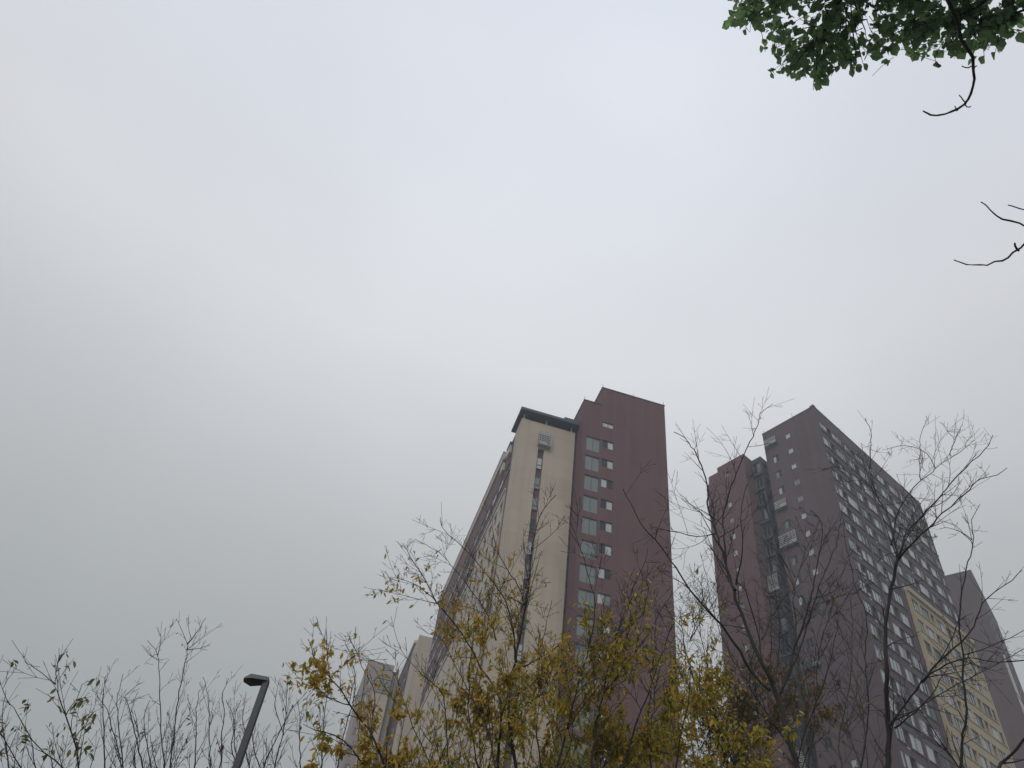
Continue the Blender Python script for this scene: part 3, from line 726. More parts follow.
def tree(name, label, D, stems, seed, bark='bark', P=None, leaves=None, group=None, base=None, fork=1.7, trunk_r=0.07, cat='tree'):
    """stems: list of (pixel polyline bottom->top, r0 px, r1 px, depth change in metres) or world polylines"""
    rg = random.Random(seed); P = dict({'sp': (0.17, 0.14, 0.12), 'lv': 3, 'up': 0.4, 'rmin': 0.0017, 'l1': 0.9, 'l1sp': 0.17}, **(P or {}))
    f0 = stems[0][0][0]
    b = at(f0[0], f0[1], D) if base is None else Vector(base); b = Vector((b.x, b.y, 0)) if base is None else Vector((b.x, b.y, 0))
    if base is None: b.x += rg.uniform(-.1, .1)
    root = empty(name, b); tag(root, label, cat, group)
    fk = b + Vector((rg.uniform(-.05, .05), rg.uniform(-.05, .05), fork))
    tk = TB(); tb = TB(); nodes = []
    tp = resample([b + Vector((0, 0, -0.1)), b + Vector((0.02, 0.0, fork * .5)), fk], 0.2)
    tk.tube(tp, [trunk_r * (1.35 - 0.4 * min(1, i / len(tp) * 1.6)) for i in range(len(tp))], 9)
    for (pl, r0, r1, dz) in stems:
        n = len(pl); pts = []
        for i, (x, y) in enumerate(pl):
            t = i / (n - 1); pts.append(at(x, y, D + dz * t + (rg.gauss(0, .05) if i else 0)))
        full = resample(([fk, (fk + pts[0]) / 2 + Vector((0, 0, (pts[0].z - fk.z) * .12))] if P.get('rooted', True) and len(pl[0]) == 2 and r0 > 0 else []) + pts, 0.10)
        r0 = abs(r0)
        k0 = next((i for i, q in enumerate(full) if (q - pts[0]).length < 0.12), 0)
        slant = (pts[0] - CAM).length; slant1 = (pts[-1] - CAM).length
        a0 = r0 * .52 / FPX * slant; a1 = r1 * .48 / FPX * slant1
        rad = []
        for i in range(len(full)):
            if i <= k0: rad.append(a0 * (1 + 0.25 * (1 - i / max(1, k0))))
            else: rad.append(a0 + (a1 - a0) * ((i - k0) / max(1, len(full) - 1 - k0)) ** 0.8)
        # knots and slight crookedness
        for i in range(1, len(full) - 1): full[i] = full[i] + Vector((rg.gauss(0, 1), rg.gauss(0, 1), rg.gauss(0, .6))) * (0.006)
        tk.tube(full, [q * (1 + rg.uniform(-.07, .12)) for q in rad], 7 if a0 > 0.012 else 5)
        Lv = sum((full[i + 1] - full[i]).length for i in range(k0, len(full) - 1)); acc = 0; nxt = rg.uniform(0, P['l1sp'])
        for i in range(k0, len(full) - 1):
            seg = (full[i + 1] - full[i]); acc += seg.length
            tfr = acc / max(Lv, .01)
            if acc > nxt and tfr > P.get('bare', 0.1):
                nxt = acc + P['l1sp'] * .72 * rg.uniform(.5, 1.5)
                tan = seg.normalized(); ang = math.radians(rg.uniform(25, 60)); s = rndperp(tan, rg)
                nd = tan * math.cos(ang) + s * math.sin(ang) + Vector((0, 0, P['up'] * .3))
                grow(tb, nodes, full[i], nd, P['l1'] * (1.25 - .75 * tfr) * rg.uniform(.4, 1.35), min(rad[i] * .6, 0.0085), 1, rg, P)
        for q in full[k0::2]: nodes.append((q, 0))
    tk.build('trunk', bark, root, b)
    tb.build('branches', 'twig' if bark == 'bark' else bark, root, b)
    if leaves:
        lv = LV()
        for (q, l) in nodes:
            if l < 1: continue
            pr = leaves['n'](q) if callable(leaves['n']) else leaves['n']
            pr *= LEAFK * min(2.2, max(0.05, 1.0 + 3.2 * mnoise.noise(Vector((q.x * 2.1 + seed, q.y * 2.1, q.z * 2.1)))))
            k = int(pr) + (1 if rg.random() < pr - int(pr) else 0)
            for _ in range(k):
                tone = min(1, max(0, leaves['tone'](q, rg)))
                lv.leaf(q + Vector((rg.gauss(0, .012), rg.gauss(0, .012), rg.gauss(0, .012))), rg, leaves['size'] * .86 * rg.uniform(.5, 1.2), tone, leaves.get('droop', .6), leaves.get('wide', .42))
        if lv.f: lv.build('foliage', leaves['mat'], root, b)
    return root, nodes
def ln_px(y_full, y_none, mx, mn=0.0, xr=None):
    """leaves thin out from the lower crown to the tips"""
    def f(q):
        p = project(q)
        if p is None: return mx * .4
        t = (y_full - p[1]) / max(1e-3, (y_full - y_none)); t = min(1, max(0, t))
        return mx * (1 - t) ** 1.3 + mn
    return f
def zl(z_full, z_none, mx, mn=0.0):
    def f(q):
        t = min(1, max(0, (q.z - z_full) / (z_none - z_full))); return mx * (1 - t) ** 1.4 + mn
    return f
def zat(x, y, D): return at(x, y, D).z
G_B = 'bare trees in front of the right-hand towers'
G_Y = 'yellowing trees along the bottom of the view'
G_S = 'bare saplings at lower left'

# --- bare multi-stem tree between the towers
tree('bare_tree', 'big dark multi-stemmed bare tree in front of the notch of the right-hand tower', 7.6, [
 ([(799, 780), (790, 740), (782, 714), (775, 690), (767, 672), (754, 646), (744, 620), (736, 599), (727, 568), (720, 545), (712, 521), (708, 508), (707, 484), (701, 466), (694, 450), (684, 438), (674, 432)], 5.2, .7, .8),
 ([(735, 590), (728, 575), (725, 545), (723, 520), (727, 498), (736, 474), (745, 452), (755, 432), (760, 414), (773, 404)], -2.2, .5, .5),
 ([(736, 585), (739, 570), (743, 550), (741, 505), (747, 484)], -1.6, .5, -.3),
 ([(770, 690), (752, 672), (740, 651), (721, 625), (702, 604), (689, 589), (676, 568), (668, 556), (656, 539), (640, 523), (630, 503), (623, 489)], -2.6, .6, -.8),
 ([(781, 693), (788, 672), (796, 646), (807, 612), (814, 581), (820, 548), (822, 530), (818, 516), (810, 510)], -2.2, .6, .5),
 ([(783, 688), (800, 650), (812, 612), (820, 585), (832, 556), (839, 530), (842, 505)], -1.7, .5, .9),
 ([(761, 659), (759, 640), (753, 613), (746, 592), (738, 583)], -1.5, .8, -.2),
 ([(771, 672), (771, 640), (771, 605), (769, 598)], -1.1, .5, .3),
 ([(762, 640), (767, 628), (776, 610), (790, 590)], -1.0, .4, .2),
 ([(716, 533), (697, 537), (671, 531), (650, 526)], -1.2, .4, -.5),
 ([(712, 522), (700, 512), (685, 500), (680, 494)], -.9, .4, .3),
 ([(806, 790), (812, 745), (816, 700), (818, 660), (826, 625), (836, 590), (846, 566)], 1.3, .4, 1.1),
 ([(786, 735), (766, 712), (752, 690), (738, 668), (724, 640), (712, 606), (706, 575), (700, 552)], -1.5, .4, 1.2),
 ([(792, 750), (776, 728), (757, 712), (742, 700), (728, 690), (716, 676), (706, 660)], -1.4, .4, -.9),
 ([(775, 690), (778, 660), (780, 625), (776, 596), (770, 570), (768, 540)], -1.1, .35, 1.3),
 ([(796, 765), (806, 728), (822, 690), (832, 655), (836, 628), (846, 600), (858, 580)], -1.2, .35, -.7),
], 21, P={'l1sp': .17, 'l1': .72, 'lv': 3, 'bare': .3, 'sp': (.2, .22, .2)}, group=G_B, trunk_r=0.09)
tree('bare_tree', 'pale-barked thin tree rising between the stepped slab and the main block', 9.0, [
 ([(812, 790), (804, 745), (803, 715), (801, 683), (797, 640), (794, 600), (792, 577), (781, 556), (771, 526), (765, 502), (757, 484), (751, 468)], 2.4, .5, .5),
 ([(794, 590), (800, 568), (806, 549), (815, 531), (820, 519)], -1.4, .4, .5),
], 22, bark='bark_pale', P={'l1sp': .30, 'l1': .6, 'lv': 2}, leaves={'mat': 'lf_brown', 'n': zl(zat(800, 700, 9), zat(790, 560, 9), .35, .015), 'size': .07, 'tone': lambda q, r: r.random()}, group=G_B, trunk_r=.05)

# --- bare tree N
PN = {'l1sp': .17, 'l1': .62, 'lv': 3, 'bare': .05, 'sp': (.22, .25, .22), 'up': .25}
tree('bare_tree', 'tall bare tree whose forked crown fans above the right-hand roofline', 9.2, [
 ([(891, 790), (889, 735), (887, 700), (887, 670), (885, 640), (888, 607), (893, 581), (898, 558)], 4.6, 2.6, 0),
 ([(898, 558), (892, 530), (886, 512), (879, 500), (873, 486), (870, 469), (870, 453), (871, 432), (865, 418)], -1.6, .5, .5),
 ([(899, 556), (903, 543), (909, 530), (923, 515), (937, 500), (948, 487), (959, 475), (972, 462), (985, 449), (993, 435)], -1.9, .5, .8),
 ([(898, 560), (912, 543), (928, 528), (942, 514), (958, 500), (969, 490), (978, 480), (996, 475), (1007, 468)], -1.7, .5, -.6),
 ([(891, 545), (895, 521), (901, 507), (909, 494), (918, 482), (930, 474), (942, 463), (959, 452), (974, 440)], -1.3, .45, 1.0),
 ([(879, 500), (867, 484), (850, 473), (838, 466), (822, 470)], -1.0, .4, .2),
 ([(921, 480), (920, 455), (920, 439), (926, 420)], -.8, .4, .4),
 ([(935, 468), (925, 452), (905, 446), (882, 450)], -.7, .4, .6),
 ([(950, 455), (955, 440), (962, 424)], -.8, .4, 1.0),
 ([(890, 725), (905, 705), (922, 682), (940, 668), (968, 658), (1000, 662), (1040, 659)], -1.8, .6, -.7),
 ([(895, 728), (915, 712), (930, 697), (940, 680), (948, 668)], -1.5, .8, .3),
 ([(892, 722), (915, 710), (936, 696), (958, 684), (990, 668), (1040, 640)], -1.3, .5, 1.0),
 ([(922, 682), (945, 656), (966, 637), (977, 620), (982, 604), (995, 592), (1012, 580), (1022, 570)], -2.0, .5, .3),
 ([(855, 800), (868, 720), (866, 680), (866, 650), (866, 615), (856, 590), (852, 568), (846, 545), (843, 520)], -1.6, .5, .4),
], 23, P=PN, group=G_B, trunk_r=.08)
tree('bare_tree', 'slender bare tree with side twigs in front of the plain far-right tower', 8.4, [
 ([(966, 790), (962, 745), (962, 735), (967, 710), (963, 680), (963, 655), (959, 620), (962, 590), (966, 570), (971, 555), (974, 541), (972, 520), (980, 504)], 2.6, .5, .2),
 ([(973, 546), (965, 535), (954, 525), (938, 521)], -.8, .35, .3),
 ([(972, 540), (959, 531), (945, 527), (936, 530)], -.7, .35, .5),
 ([(963, 655), (980, 650), (1000, 642), (1030, 628)], -1.1, .5, .5),
], 24, P={'l1sp': .26, 'l1': .5, 'lv': 3, 'sp': (.2, .2, .15)}, group=G_B, trunk_r=.05)
tree('bare_tree', 'thick bare limb leaning in from the lower right corner', 6.0, [
 ([(985, 800), (996, 772), (1008, 757), (1024, 740), (1050, 715), (1080, 690)], 3.2, 1.5, .2)], 25, P={'l1sp': .4, 'l1': .5, 'lv': 2}, group=G_B, trunk_r=.05)
tree('bare_tree', 'pale twiggy sapling with few brown leaves in front of the right tower corner', 8.0, [
 ([(846, 800), (842, 760), (838, 740), (848, 700), (851, 660), (852, 620), (850, 600)], 1.6, .5, .2),
 ([(870, 800), (862, 705), (855, 680), (848, 655), (838, 625), (824, 607)], -1.3, .5, .5)], 26, bark='bark_pale',
 P={'l1sp': .2, 'l1': .6, 'lv': 2}, leaves={'mat': 'lf_brown', 'n': .05, 'size': .075, 'tone': lambda q, r: r.random()}, group=G_B, trunk_r=.04)

# --- brownish leafy tree behind the multi-stem
tree('tree', 'brown and dull yellow leafed tree at the foot of the right-hand tower', 10.5, [
 ([(730, 800), (735, 760), (742, 720), (748, 690), (752, 660), (756, 640)], 2.0, .6, .4),
 ([(762, 800), (764, 760), (770, 730), (778, 700), (788, 670)], 1.6, .6, -.4),
 ([(700, 800), (712, 760), (722, 730), (728, 700), (734, 670)], 1.6, .6, .5),
 ([(800, 800), (802, 770), (812, 740), (815, 720)], 1.4, .6, .3),
], 27, P={'l1sp': .14, 'l1': 1.1, 'lv': 3}, leaves={'mat': 'lf_brown', 'n': zl(zat(760, 768, 10.5), zat(760, 610, 10.5), .5, .02), 'size': .075, 'tone': lambda q, r: r.betavariate(1.5, 1.8)}, group=G_Y)

# --- yellow leaved trees
ty = lambda a, b: (lambda q, r: r.betavariate(a, b))
E3 = dict(P={'l1sp': .15, 'l1': .75, 'lv': 3, 'bare': .12, 'sp': (.15, .13, .12)})
tree('yellow_tree', 'yellow-leafed tree whose bare tips cross the tan slab of the central high-rise', 7.4, [
 ([(519, 800), (515, 768), (509, 722), (511, 683), (518, 650), (523, 620), (526, 600), (530, 574), (531, 550), (537, 525), (544, 508), (556, 495)], 3.6, .6, .3),
 ([(524, 605), (518, 585), (511, 576), (503, 562), (497, 550), (492, 527)], -1.4, .5, -.2),
 ([(500, 735), (498, 694), (481, 668), (467, 642), (454, 622), (438, 604), (427, 583), (415, 564), (406, 550), (404, 543)], 2.4, .5, .5),
 ([(438, 604), (424, 590), (405, 580), (390, 577)], -1.0, .4, .3),
 ([(515, 660), (512, 620), (500, 592), (486, 573), (466, 550), (448, 535), (440, 520)], -1.6, .5, -.6),
 ([(496, 640), (490, 620), (478, 600), (467, 585), (452, 566), (438, 552), (415, 539)], -1.3, .4, .8),
 ([(542, 800), (538, 745), (536, 700), (538, 660), (545, 630), (552, 600)], 1.8, .5, .8),
 ([(482, 800), (476, 760), (470, 720), (468, 690), (472, 650), (474, 620)], 1.8, .5, -.8),
], 31, P={'l1sp': .13, 'l1': .72, 'lv': 3, 'bare': .1, 'sp': (.15, .13, .12)}, leaves={'mat': 'lf_yellow', 'n': zl(zat(500, 715, 7.4), zat(500, 560, 7.4), .95, .006), 'size': .072, 'tone': ty(1.8, 1.9)}, group=G_Y, trunk_r=.07)
tree('yellow_tree', 'thin-stemmed yellowing tree in front of the tan wing, with long bare shoots at left', 6.6, [
 ([(448, 800), (445, 730), (443, 696), (432, 683), (421, 674), (408, 659), (397, 640), (391, 616)], 1.5, .4, .2),
 ([(492, 800), (489, 736), (478, 710), (467, 687), (452, 659), (443, 641), (428, 633), (416, 626)], 1.8, .4, .4),
 ([(434, 790), (428, 760), (413, 727), (400, 690), (395, 676), (384, 660)], 1.2, .4, -.2),
 ([(420, 800), (440, 760), (455, 720), (462, 690), (463, 660)], 1.3, .5, .6),
], 32, P={'l1sp': .2, 'l1': .5, 'lv': 3, 'bare': .1, 'sp': (.17, .15, .12)}, leaves={'mat': 'lf_yellow', 'n': zl(zat(450, 740, 6.6), zat(450, 640, 6.6), .75, .004), 'size': .07, 'tone': ty(1.8, 1.8)}, group=G_Y, trunk_r=.05)
tree('yellow_tree', 'green and yellow leafed tree covering the foot of the maroon tower', 7.0, [
 ([(590, 800), (594, 740), (599, 715), (606, 680), (612, 650), (622, 619), (634, 585), (645, 562), (648, 548)], 2.6, .5, .5),
 ([(552, 800), (560, 758), (575, 695), (589, 647), (595, 614), (591, 587), (584, 560), (576, 535), (568, 516)], 2.3, .5, -.3),
 ([(618, 800), (622, 770), (634, 730), (646, 700), (656, 670), (666, 640), (675, 612)], 2.2, .5, .4),
 ([(650, 800), (652, 770), (648, 730), (650, 690), (654, 655), (656, 620), (655, 590)], 2.0, .5, .9),
 ([(600, 715), (592, 690), (596, 660), (604, 630), (602, 600)], -1.2, .4, .6),
 ([(672, 800), (676, 760), (684, 720), (690, 690), (688, 660)], 1.8, .5, -.5),
 ([(606, 690), (626, 665), (645, 640), (664, 606), (672, 590)], -1.1, .4, -.6),
], 33, P={'l1sp': .15, 'l1': .8, 'lv': 3, 'bare': .08, 'sp': (.15, .13, .12)}, leaves={'mat': 'lf_mixed', 'n': zl(zat(620, 730, 7.0), zat(620, 590, 7.0), .95, .004), 'size': .075, 'tone': ty(2.0, 1.5)}, group=G_Y, trunk_r=.08)
tree('yellow_tree', 'small-leafed yellow tree filling the gap between the two towers', 9.5, [
 ([(742, 810), (728, 765), (716, 735), (704, 710), (697, 690), (690, 665), (684, 640), (680, 610)], 3.0, .6, .4),
 ([(742, 800), (725, 742), (712, 714), (700, 700), (688, 686), (672, 665), (656, 648)], 2.4, .5, -.4),
 ([(730, 800), (726, 750), (722, 720), (712, 690), (706, 660), (700, 630), (698, 600)], 1.8, .5, .4),
 ([(702, 800), (695, 760), (688, 720), (684, 690)], 1.6, .5, .8),
 ([(690, 640), (702, 620), (716, 600), (724, 585)], -1.0, .4, .1),
], 34, P={'l1sp': .13, 'l1': .75, 'lv': 3, 'bare': .05, 'sp': (.15, .13, .12)}, leaves={'mat': 'lf_yellow', 'n': zl(zat(700, 700, 9.5), zat(700, 590, 9.5), .24, .02), 'size': .075, 'tone': ty(2.0, 2.0)}, group=G_Y, trunk_r=.07)
tree('yellow_tree', 'yellow-leafed tree standing apart at left, right of the street lamp', 7.0, [
 ([(392, 800), (384, 768), (374, 740), (360, 718), (340, 690), (325, 672), (314, 655), (308, 639)], 2.8, .5, .2),
 ([(372, 800), (364, 768), (351, 747), (335, 735), (315, 730), (303, 724)], 2.2, .5, -.2),
 ([(371, 738), (374, 714), (372, 687), (362, 666), (353, 644), (347, 632)], -1.2, .4, .3),
 ([(330, 678), (327, 655), (326, 628)], -.9, .35, .2),
 ([(400, 800), (398, 760), (402, 730), (410, 700)], 1.6, .5, .3),
 ([(350, 705), (335, 700), (320, 690), (305, 668)], -1.0, .4, -.3),
], 35, P={'l1sp': .10, 'l1': .50, 'lv': 3, 'bare': .02, 'sp': (.14, .13, .12)}, leaves={'mat': 'lf_yellow', 'n': zl(zat(350, 725, 7.0), zat(330, 640, 7.0), 1.15, .06), 'size': .074, 'tone': ty(2.0, 2.0), 'droop': .5}, group=G_Y, trunk_r=.06)
tree('yellow_tree', 'low dense yellow-green tree below the dark annex windows', 8.6, [
 ([(455, 830), (452, 790), (448, 765), (440, 745)], 2, .6, .2), ([(520, 830), (524, 790), (528, 765), (534, 735)], 2, .6, -.2),
 ([(480, 830), (482, 790), (484, 765), (480, 740)], 2, .6, .4), ([(570, 830), (566, 790), (560, 765), (556, 742)], 2, .6, .4),
 ([(640, 830), (640, 795), (636, 770), (640, 735)], 2, .6, .4), ([(600, 830), (606, 790), (612, 765), (608, 742)], 2, .6, .4)],
 36, P={'l1sp': .08, 'l1': .8, 'lv': 3, 'bare': .0}, leaves={'mat': 'lf_mixed', 'n': .42, 'size': .08, 'tone': ty(1.6, 2.0)}, group=G_Y, trunk_r=.08)

# --- left side
tree('sparse_tree', 'small sparse tree with few drooping brown-green leaves, leftmost', 7.6, [
 ([(80, 800), (79, 768), (72, 731), (61, 703), (57, 683), (57, 665), (59, 648)], 1.9, .4, .2),
 ([(56, 684), (42, 674), (31, 665), (25, 662)], -.8, .35, .2),
 ([(72, 800), (63, 768), (44, 753), (24, 727), (13, 707), (4, 700)], 1.6, .4, .3),
 ([(34, 800), (22, 768), (9, 749), (-4, 727), (-16, 700)], 1.5, .5, .3),
 ([(66, 715), (76, 700), (82, 685), (88, 680)], -.8, .35, -.3),
 ([(74, 740), (86, 722), (94, 712)], -.8, .35, .3), ([(10, 705), (4, 690), (8, 680), (14, 668)], -.7, .3, .3),
], 41, P={'l1sp': .13, 'l1': .36, 'lv': 2, 'bare': .02, 'sp': (.12, .12)}, leaves={'mat': 'lf_dull', 'n': .13, 'size': .08, 'tone': ty(1.6, 2.0), 'droop': .55}, trunk_r=.05)
PS = {'l1sp': .22, 'l1': .58, 'lv': 3, 'bare': .08, 'sp': (.2, .18, .15), 'up': .9, 'rmin': .0021}
sap = [
 ('bare sapling bunch right beside the sparse brown-leafed tree', 12.5, [[(108, 800), (105, 768), (103, 709), (104, 690), (106, 676)], [(128, 800), (123, 768), (117, 705), (120, 690), (123, 674)], [(140, 800), (136, 740), (128, 705), (126, 695), (140, 683)], [(118, 790), (110, 720), (100, 700), (92, 690)]]),
 ('tallest bare sapling, its forked tip rising above the others', 12.0, [[(165, 800), (170, 768), (174, 735), (178, 700), (182, 676), (187, 645), (176, 619)], [(187, 644), (196, 633), (206, 618)], [(172, 800), (164, 768), (160, 700), (158, 656), (147, 640)], [(158, 655), (161, 642)], [(186, 650), (200, 648), (210, 645)]]),
 ('bare sapling just left of the street lamp pole', 12.8, [[(212, 800), (210, 768), (209, 714), (207, 690), (203, 677)], [(222, 800), (220, 768), (224, 710), (222, 694), (229, 678)], [(190, 800), (196, 745), (196, 710), (200, 690)], [(236, 800), (234, 740), (236, 715), (241, 700)]]),
 ('bare sapling thicket right behind the street lamp pole', 13.6, [[(246, 800), (246, 750), (243, 715), (246, 692)], [(262, 800), (254, 750), (252, 720), (258, 700)], [(240, 800), (232, 750), (234, 720), (226, 700)]]),
 ('bare sapling between street lamp and yellow tree', 12.2, [[(279, 800), (275, 768), (285, 722), (287, 690), (289, 672)], [(268, 800), (264, 768), (275, 742), (292, 710), (307, 692)], [(300, 800), (300, 768), (300, 730), (298, 700)], [(284, 735), (275, 705), (279, 683)]]),
 ('thin bare sapling filling the gap left of the tallest one', 13.8, [[(150, 800), (148, 750), (144, 720), (150, 700)], [(138, 800), (134, 760), (138, 730), (134, 710)], [(158, 800), (154, 760), (150, 735)]]),
 ('pale bare sapling rising behind the lone yellow tree', 13.0, [[(330, 800), (345, 730), (355, 690), (352, 660), (345, 640)], [(352, 800), (358, 740), (362, 700), (366, 670)], [(318, 800), (322, 740), (326, 700), (322, 660)]]),
 ('low bare sapling at the extreme left edge', 12.6, [[(10, 800), (8, 760), (2, 720), (6, 690)], [(30, 800), (34, 760), (30, 730)], [(50, 800), (52, 770), (48, 740)]]),
]
for i, (lb, D, st) in enumerate(sap):
    tree('bare_sapling', lb, D, [(pl, (1.5 if j < 3 else 1.1) * (1 if pl[0][1] > 760 else -.7), .4, (.5, -.5, .8, -.8, .2)[j % 5]) for j, pl in enumerate(st)], 60 + i, P=PS, group=G_S, trunk_r=.045, fork=1.2,
         leaves={'mat': 'lf_brown', 'n': .006, 'size': .09, 'tone': ty(1, 1)})

# --- evergreen broadleaf overhead, top right
rg = random.Random(5)
base = Vector((5.9, 0.7, 0))
root = empty('broadleaf_tree', base)
tag(root, 'broadleaf evergreen whose dark green foliage hangs over the top right corner', 'tree')
tk = TB(); tb = TB(); lv = LV()
LIMBS = []
forkp = base + Vector((-.15, .15, 6.0))
tk.tube(resample([base + Vector((0, 0, -.1)), base + Vector((.05, 0, 2)), forkp], .25), [0.17 - 0.004 * i for i in range(len(resample([base, base + Vector((.05, 0, 2)), forkp], .25)) + 3)], 12)
def limb(px, r0, r1, L0, L1, rooted=True):
    pts = [atr(x, y, L0 + (L1 - L0) * i / (len(px) - 1)) for i, (x, y) in enumerate(px)]
    full = resample(([forkp] if rooted else []) + pts, .12)
    a0 = r0 / FPX * L0; a1 = r1 / FPX * L1
    n = len(full)
    for i in range(1, n - 1): full[i] = full[i] + Vector((rg.gauss(0, .005), rg.gauss(0, .005), rg.gauss(0, .005)))
    tk.tube(full, [max(a1, a0 * (1 + (0.8 if rooted else 0) * max(0, 1 - 3 * i / n)) + (a1 - a0) * i / n) * (1 + rg.uniform(-.12, .18)) for i in range(n)], 7)
    if rooted: LIMBS.append(full)
    return full
limb([(1010, -260), (975, -120), (952, -30), (949, 0), (955, 14), (961, 36), (969, 50), (974, 65), (974, 80), (971, 93), (964, 105), (952, 112), (940, 115), (931, 115), (923, 111)], 3.4, .6, 8.0, 8.6)
m1 = limb([(960, -150), (900, -60), (850, -10), (838, 5), (830, 25), (818, 42)], 3.4, .6, 8.4, 9.2)
m2 = limb([(900, -120), (840, -60), (800, -20), (775, 2), (745, 18)], 3.0, .6, 8.8, 9.4)
m3 = limb([(1100, -120), (1040, -60), (1000, -10), (965, 14), (958, 16)], 3.0, 1.0, 8.2, 8.6)
m4 = limb([(1160, -80), (1090, -30), (1050, 0), (1010, 14), (985, 22)], 3.0, .8, 8.4, 8.9)
m5 = limb([(990, -100), (940, -40), (920, 0), (912, 25), (906, 50)], 2.4, .6, 8.8, 9.2)
# bare hanging branches at the right edge, lower down
limb([(1150, 120), (1090, 175), (1050, 215), (1035, 232), (1019, 248), (1008, 257), (995, 263), (981, 266), (967, 264), (954, 260)], 1.9, .45, 7.0, 7.2)
limb([(1150, 130), (1080, 200), (1040, 232), (1024, 226), (1012, 221), (996, 217), (990, 210), (981, 202)], 1.7, .5, 7.4, 7.5)
limb([(1120, 170), (1060, 200), (1030, 209), (1020, 209), (1008, 205)], 1.2, .4, 7.8, 7.9)
limb([(1019, 251), (1015, 246), (1015, 243)], .9, .6, 7.05, 7.0, False)
for (x0, y0, x1, y1) in ((971, 66, 962, 66), (972, 67, 977, 66), (966, 104, 959, 95), (965, 105, 971, 106), (958, 110, 955, 106)):
    limb([(x0, y0), ((x0 + x1) / 2, (y0 + y1) / 2 + 1.5), (x1, y1)], .55, .35, 8.5, 8.55, False)
poly = [(726, -10), (727, 22), (735, 27), (741, 22), (747, 36), (753, 36), (756, 26), (761, 30), (768, 20), (770, 32), (764, 42), (760, 50), (768, 58), (770, 75), (777, 78), (783, 80), (790, 70), (800, 82), (812, 85), (818, 92), (825, 86), (832, 74), (842, 62), (850, 76), (857, 66), (862, 80), (872, 80), (878, 64), (868, 58), (872, 46), (880, 50), (888, 44), (894, 50), (900, 42), (910, 48), (918, 40), (925, 52), (908, 58), (912, 60), (930, 60), (942, 60), (950, 50), (966, 52), (974, 57), (982, 50), (990, 57), (998, 50), (996, 36), (1004, 28), (1012, 32), (1030, 28), (1060, 22), (1120, 20), (1160, -30), (1100, -140), (960, -170), (800, -110), (735, -50)]
def inside(x, y):
    c = False; j = len(poly) - 1
    for i in range(len(poly)):
        xi, yi = poly[i]; xj, yj = poly[j]
        if (yi > y) != (yj > y) and x < (xj - xi) * (y - yi) / (yj - yi) + xi: c = not c
        j = i
    return c
# hanging leafy sprigs: a thin twig with its leaves, tips kept inside the crown's ragged outline
def limbs_near(p):
    best = None
    for m_ in (m1, m2, m3, m4, m5):
        for q in m_[::2]:
            d = (q - p).length
            if best is None or d < best[0]: best = (d, q)
    return best[1]
cnt = 0; tries = 0
from mathutils import noise as mn
while cnt < 1850 and tries < 50000:
    tries += 1
    x = rg.uniform(722, 1150); y = rg.uniform(-160, 96)
    if not inside(x, y - 5): continue
    if mn.noise(Vector((x / 26, y / 22, 3.3))) < -0.30 and y > -5: continue
    cnt += 1
    tip = atr(x, y, rg.uniform(8.3, 9.6)); q = limbs_near(tip)
    dvec = (q - tip); dvec = dvec.normalized() * min(dvec.length, rg.uniform(.12, .3)) + Vector((0, 0, rg.uniform(.02, .10)))
    st = tip + dvec
    pts = [st, (st + tip) / 2 + Vector((rg.gauss(0, .015), rg.gauss(0, .015), .015)), tip]
    tb.tube(pts, [.0034, .0028, .0022], 4)
    if rg.random() < .16: tb.tube(resample([q, (q + st) / 2 + Vector((0, 0, .05)), st], .15), [.005] * 40, 4)
    for k in range(rg.randint(3, 6)):
        a = rg.random(); pp = st.lerp(tip, a)
        lv.leaf(pp, rg, rg.choice((.05, .075, .09, .11)) * rg.uniform(.85, 1.1), min(1, max(0, rg.betavariate(1.6, 2.2))), 0.75, .78)
# the rest of the crown, above and beside the frame
ALL = [m for m in LIMBS]
n_out = 0; tries = 0
while n_out < 1500 and tries < 20000:
    tries += 1
    m_ = rg.choice(ALL); q = m_[rg.randint(len(m_) // 6, len(m_) - 1)]
    tip = q + Vector((rg.gauss(0, .55), rg.gauss(0, .55), rg.gauss(.15, .4)))
    pj = project(tip)
    if pj and -40 < pj[0] < 1090 and -30 < pj[1] < 900: continue
    pq = project(q)
    if pq and -40 < pq[0] < 1040 and -10 < pq[1] < 900: continue
    if tip.z < 5.6: continue
    n_out += 1
    st = tip + (q - tip).normalized() * min((q - tip).length, .35)
    tb.tube([st, (st + tip) / 2 + Vector((0, 0, .02)), tip], [.0036, .003, .0022], 4)
    if n_out % 5 == 0 and (q - st).length < .8: tb.tube([q, (q + st) / 2 + Vector((0, 0, .04)), st], [.006, .005, .004], 4)
    for k in range(rg.randint(3, 6)):
        lv.leaf(st.lerp(tip, rg.random()), rg, rg.choice((.05, .075, .09, .11)) * rg.uniform(.85, 1.1), min(1, max(0, rg.betavariate(1.6, 2.2))), 0.75, .78)
tk.build('trunk', 'bark', root, base); tb.build('branches', 'bark', root, base); lv.build('foliage', 'lf_green', root, base)

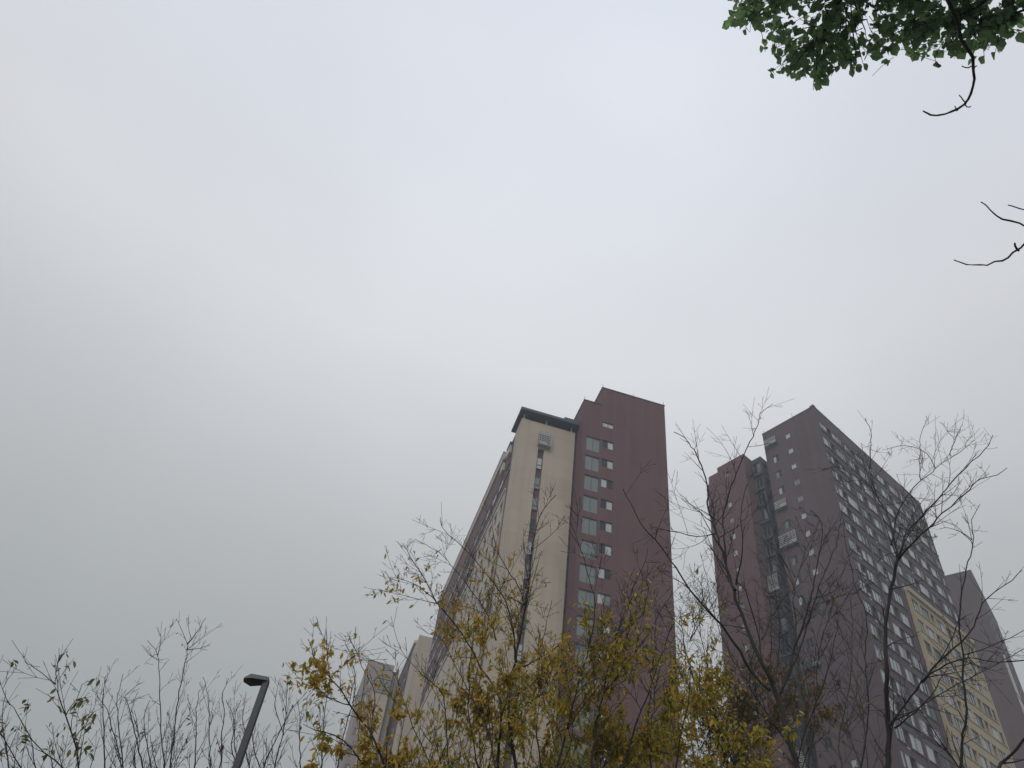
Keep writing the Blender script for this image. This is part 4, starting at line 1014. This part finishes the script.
# ================================================================ BIRD
bp = atr(935.5, 536.5, 60)
BR = MB()
def ring(x, r): return [(x, r * math.cos(t), r * .8 * math.sin(t)) for t in [k * math.pi / 4 for k in range(8)]]
prof = [(-.17, .004), (-.12, .022), (-.05, .038), (.03, .042), (.09, .030), (.13, .028), (.16, .018), (.185, .004)]
for x, r in prof: BR.v += ring(x, r)
for i in range(len(prof) - 1):
    for k in range(8):
        a = i * 8 + k; b = i * 8 + (k + 1) % 8; BR.f.append((a, b, b + 8, a + 8)); BR.m.append(BR.mi('bird'))
def wing(sg):
    pts = [(.07, .03, .01), (.10, .16, .10), (.03, .30, .16), (-.02, .29, .155), (-.01, .15, .09), (-.05, .03, .012)]
    up = [(x, sg * y, z + .006) for x, y, z in pts]; dn = [(x, sg * y, z - .003) for x, y, z in pts]
    BR.poly(up, 'bird'); BR.poly(dn[::-1], 'bird')
    for i in range(6):
        j = (i + 1) % 6; BR.quad(up[i], dn[i], dn[j], up[j], 'bird')
wing(1); wing(-1)
BR.poly([(-.14, .015, .002), (-.25, .055, .0), (-.25, -.055, .0), (-.14, -.015, .002)], 'bird'); BR.poly([(-.14, .015, -.004), (-.25, .055, -.004), (-.25, -.055, -.004), (-.14, -.015, -.004)], 'bird')
br = BR.build('bird', smooth=True); br.location = bp; br.rotation_euler = (0.5, -0.3, 2.2); br.scale = (.6, .6, .6)
tag(br, 'tiny dark bird in flight beside the right-hand tower', 'bird')

# ================================================================ HAZE
hz = MB(); hz.box(-335, 335, -335, 335, -1.0, 112, 'roof')
ho = hz.build('haze'); ho.data.materials.clear()
hm_ = bpy.data.materials.new('haze_air'); hm_.use_nodes = True
n = hm_.node_tree.nodes; n.clear(); out = n.new('ShaderNodeOutputMaterial'); pv = n.new('ShaderNodeVolumePrincipled')
pv.inputs['Color'].default_value = (0.84, 0.92, 1.0, 1); pv.inputs['Density'].default_value = 0.0011; pv.inputs['Anisotropy'].default_value = 0.2
hm_.node_tree.links.new(pv.outputs[0], out.inputs['Volume']); ho.data.materials.append(hm_)
tag(ho, kind='stuff')
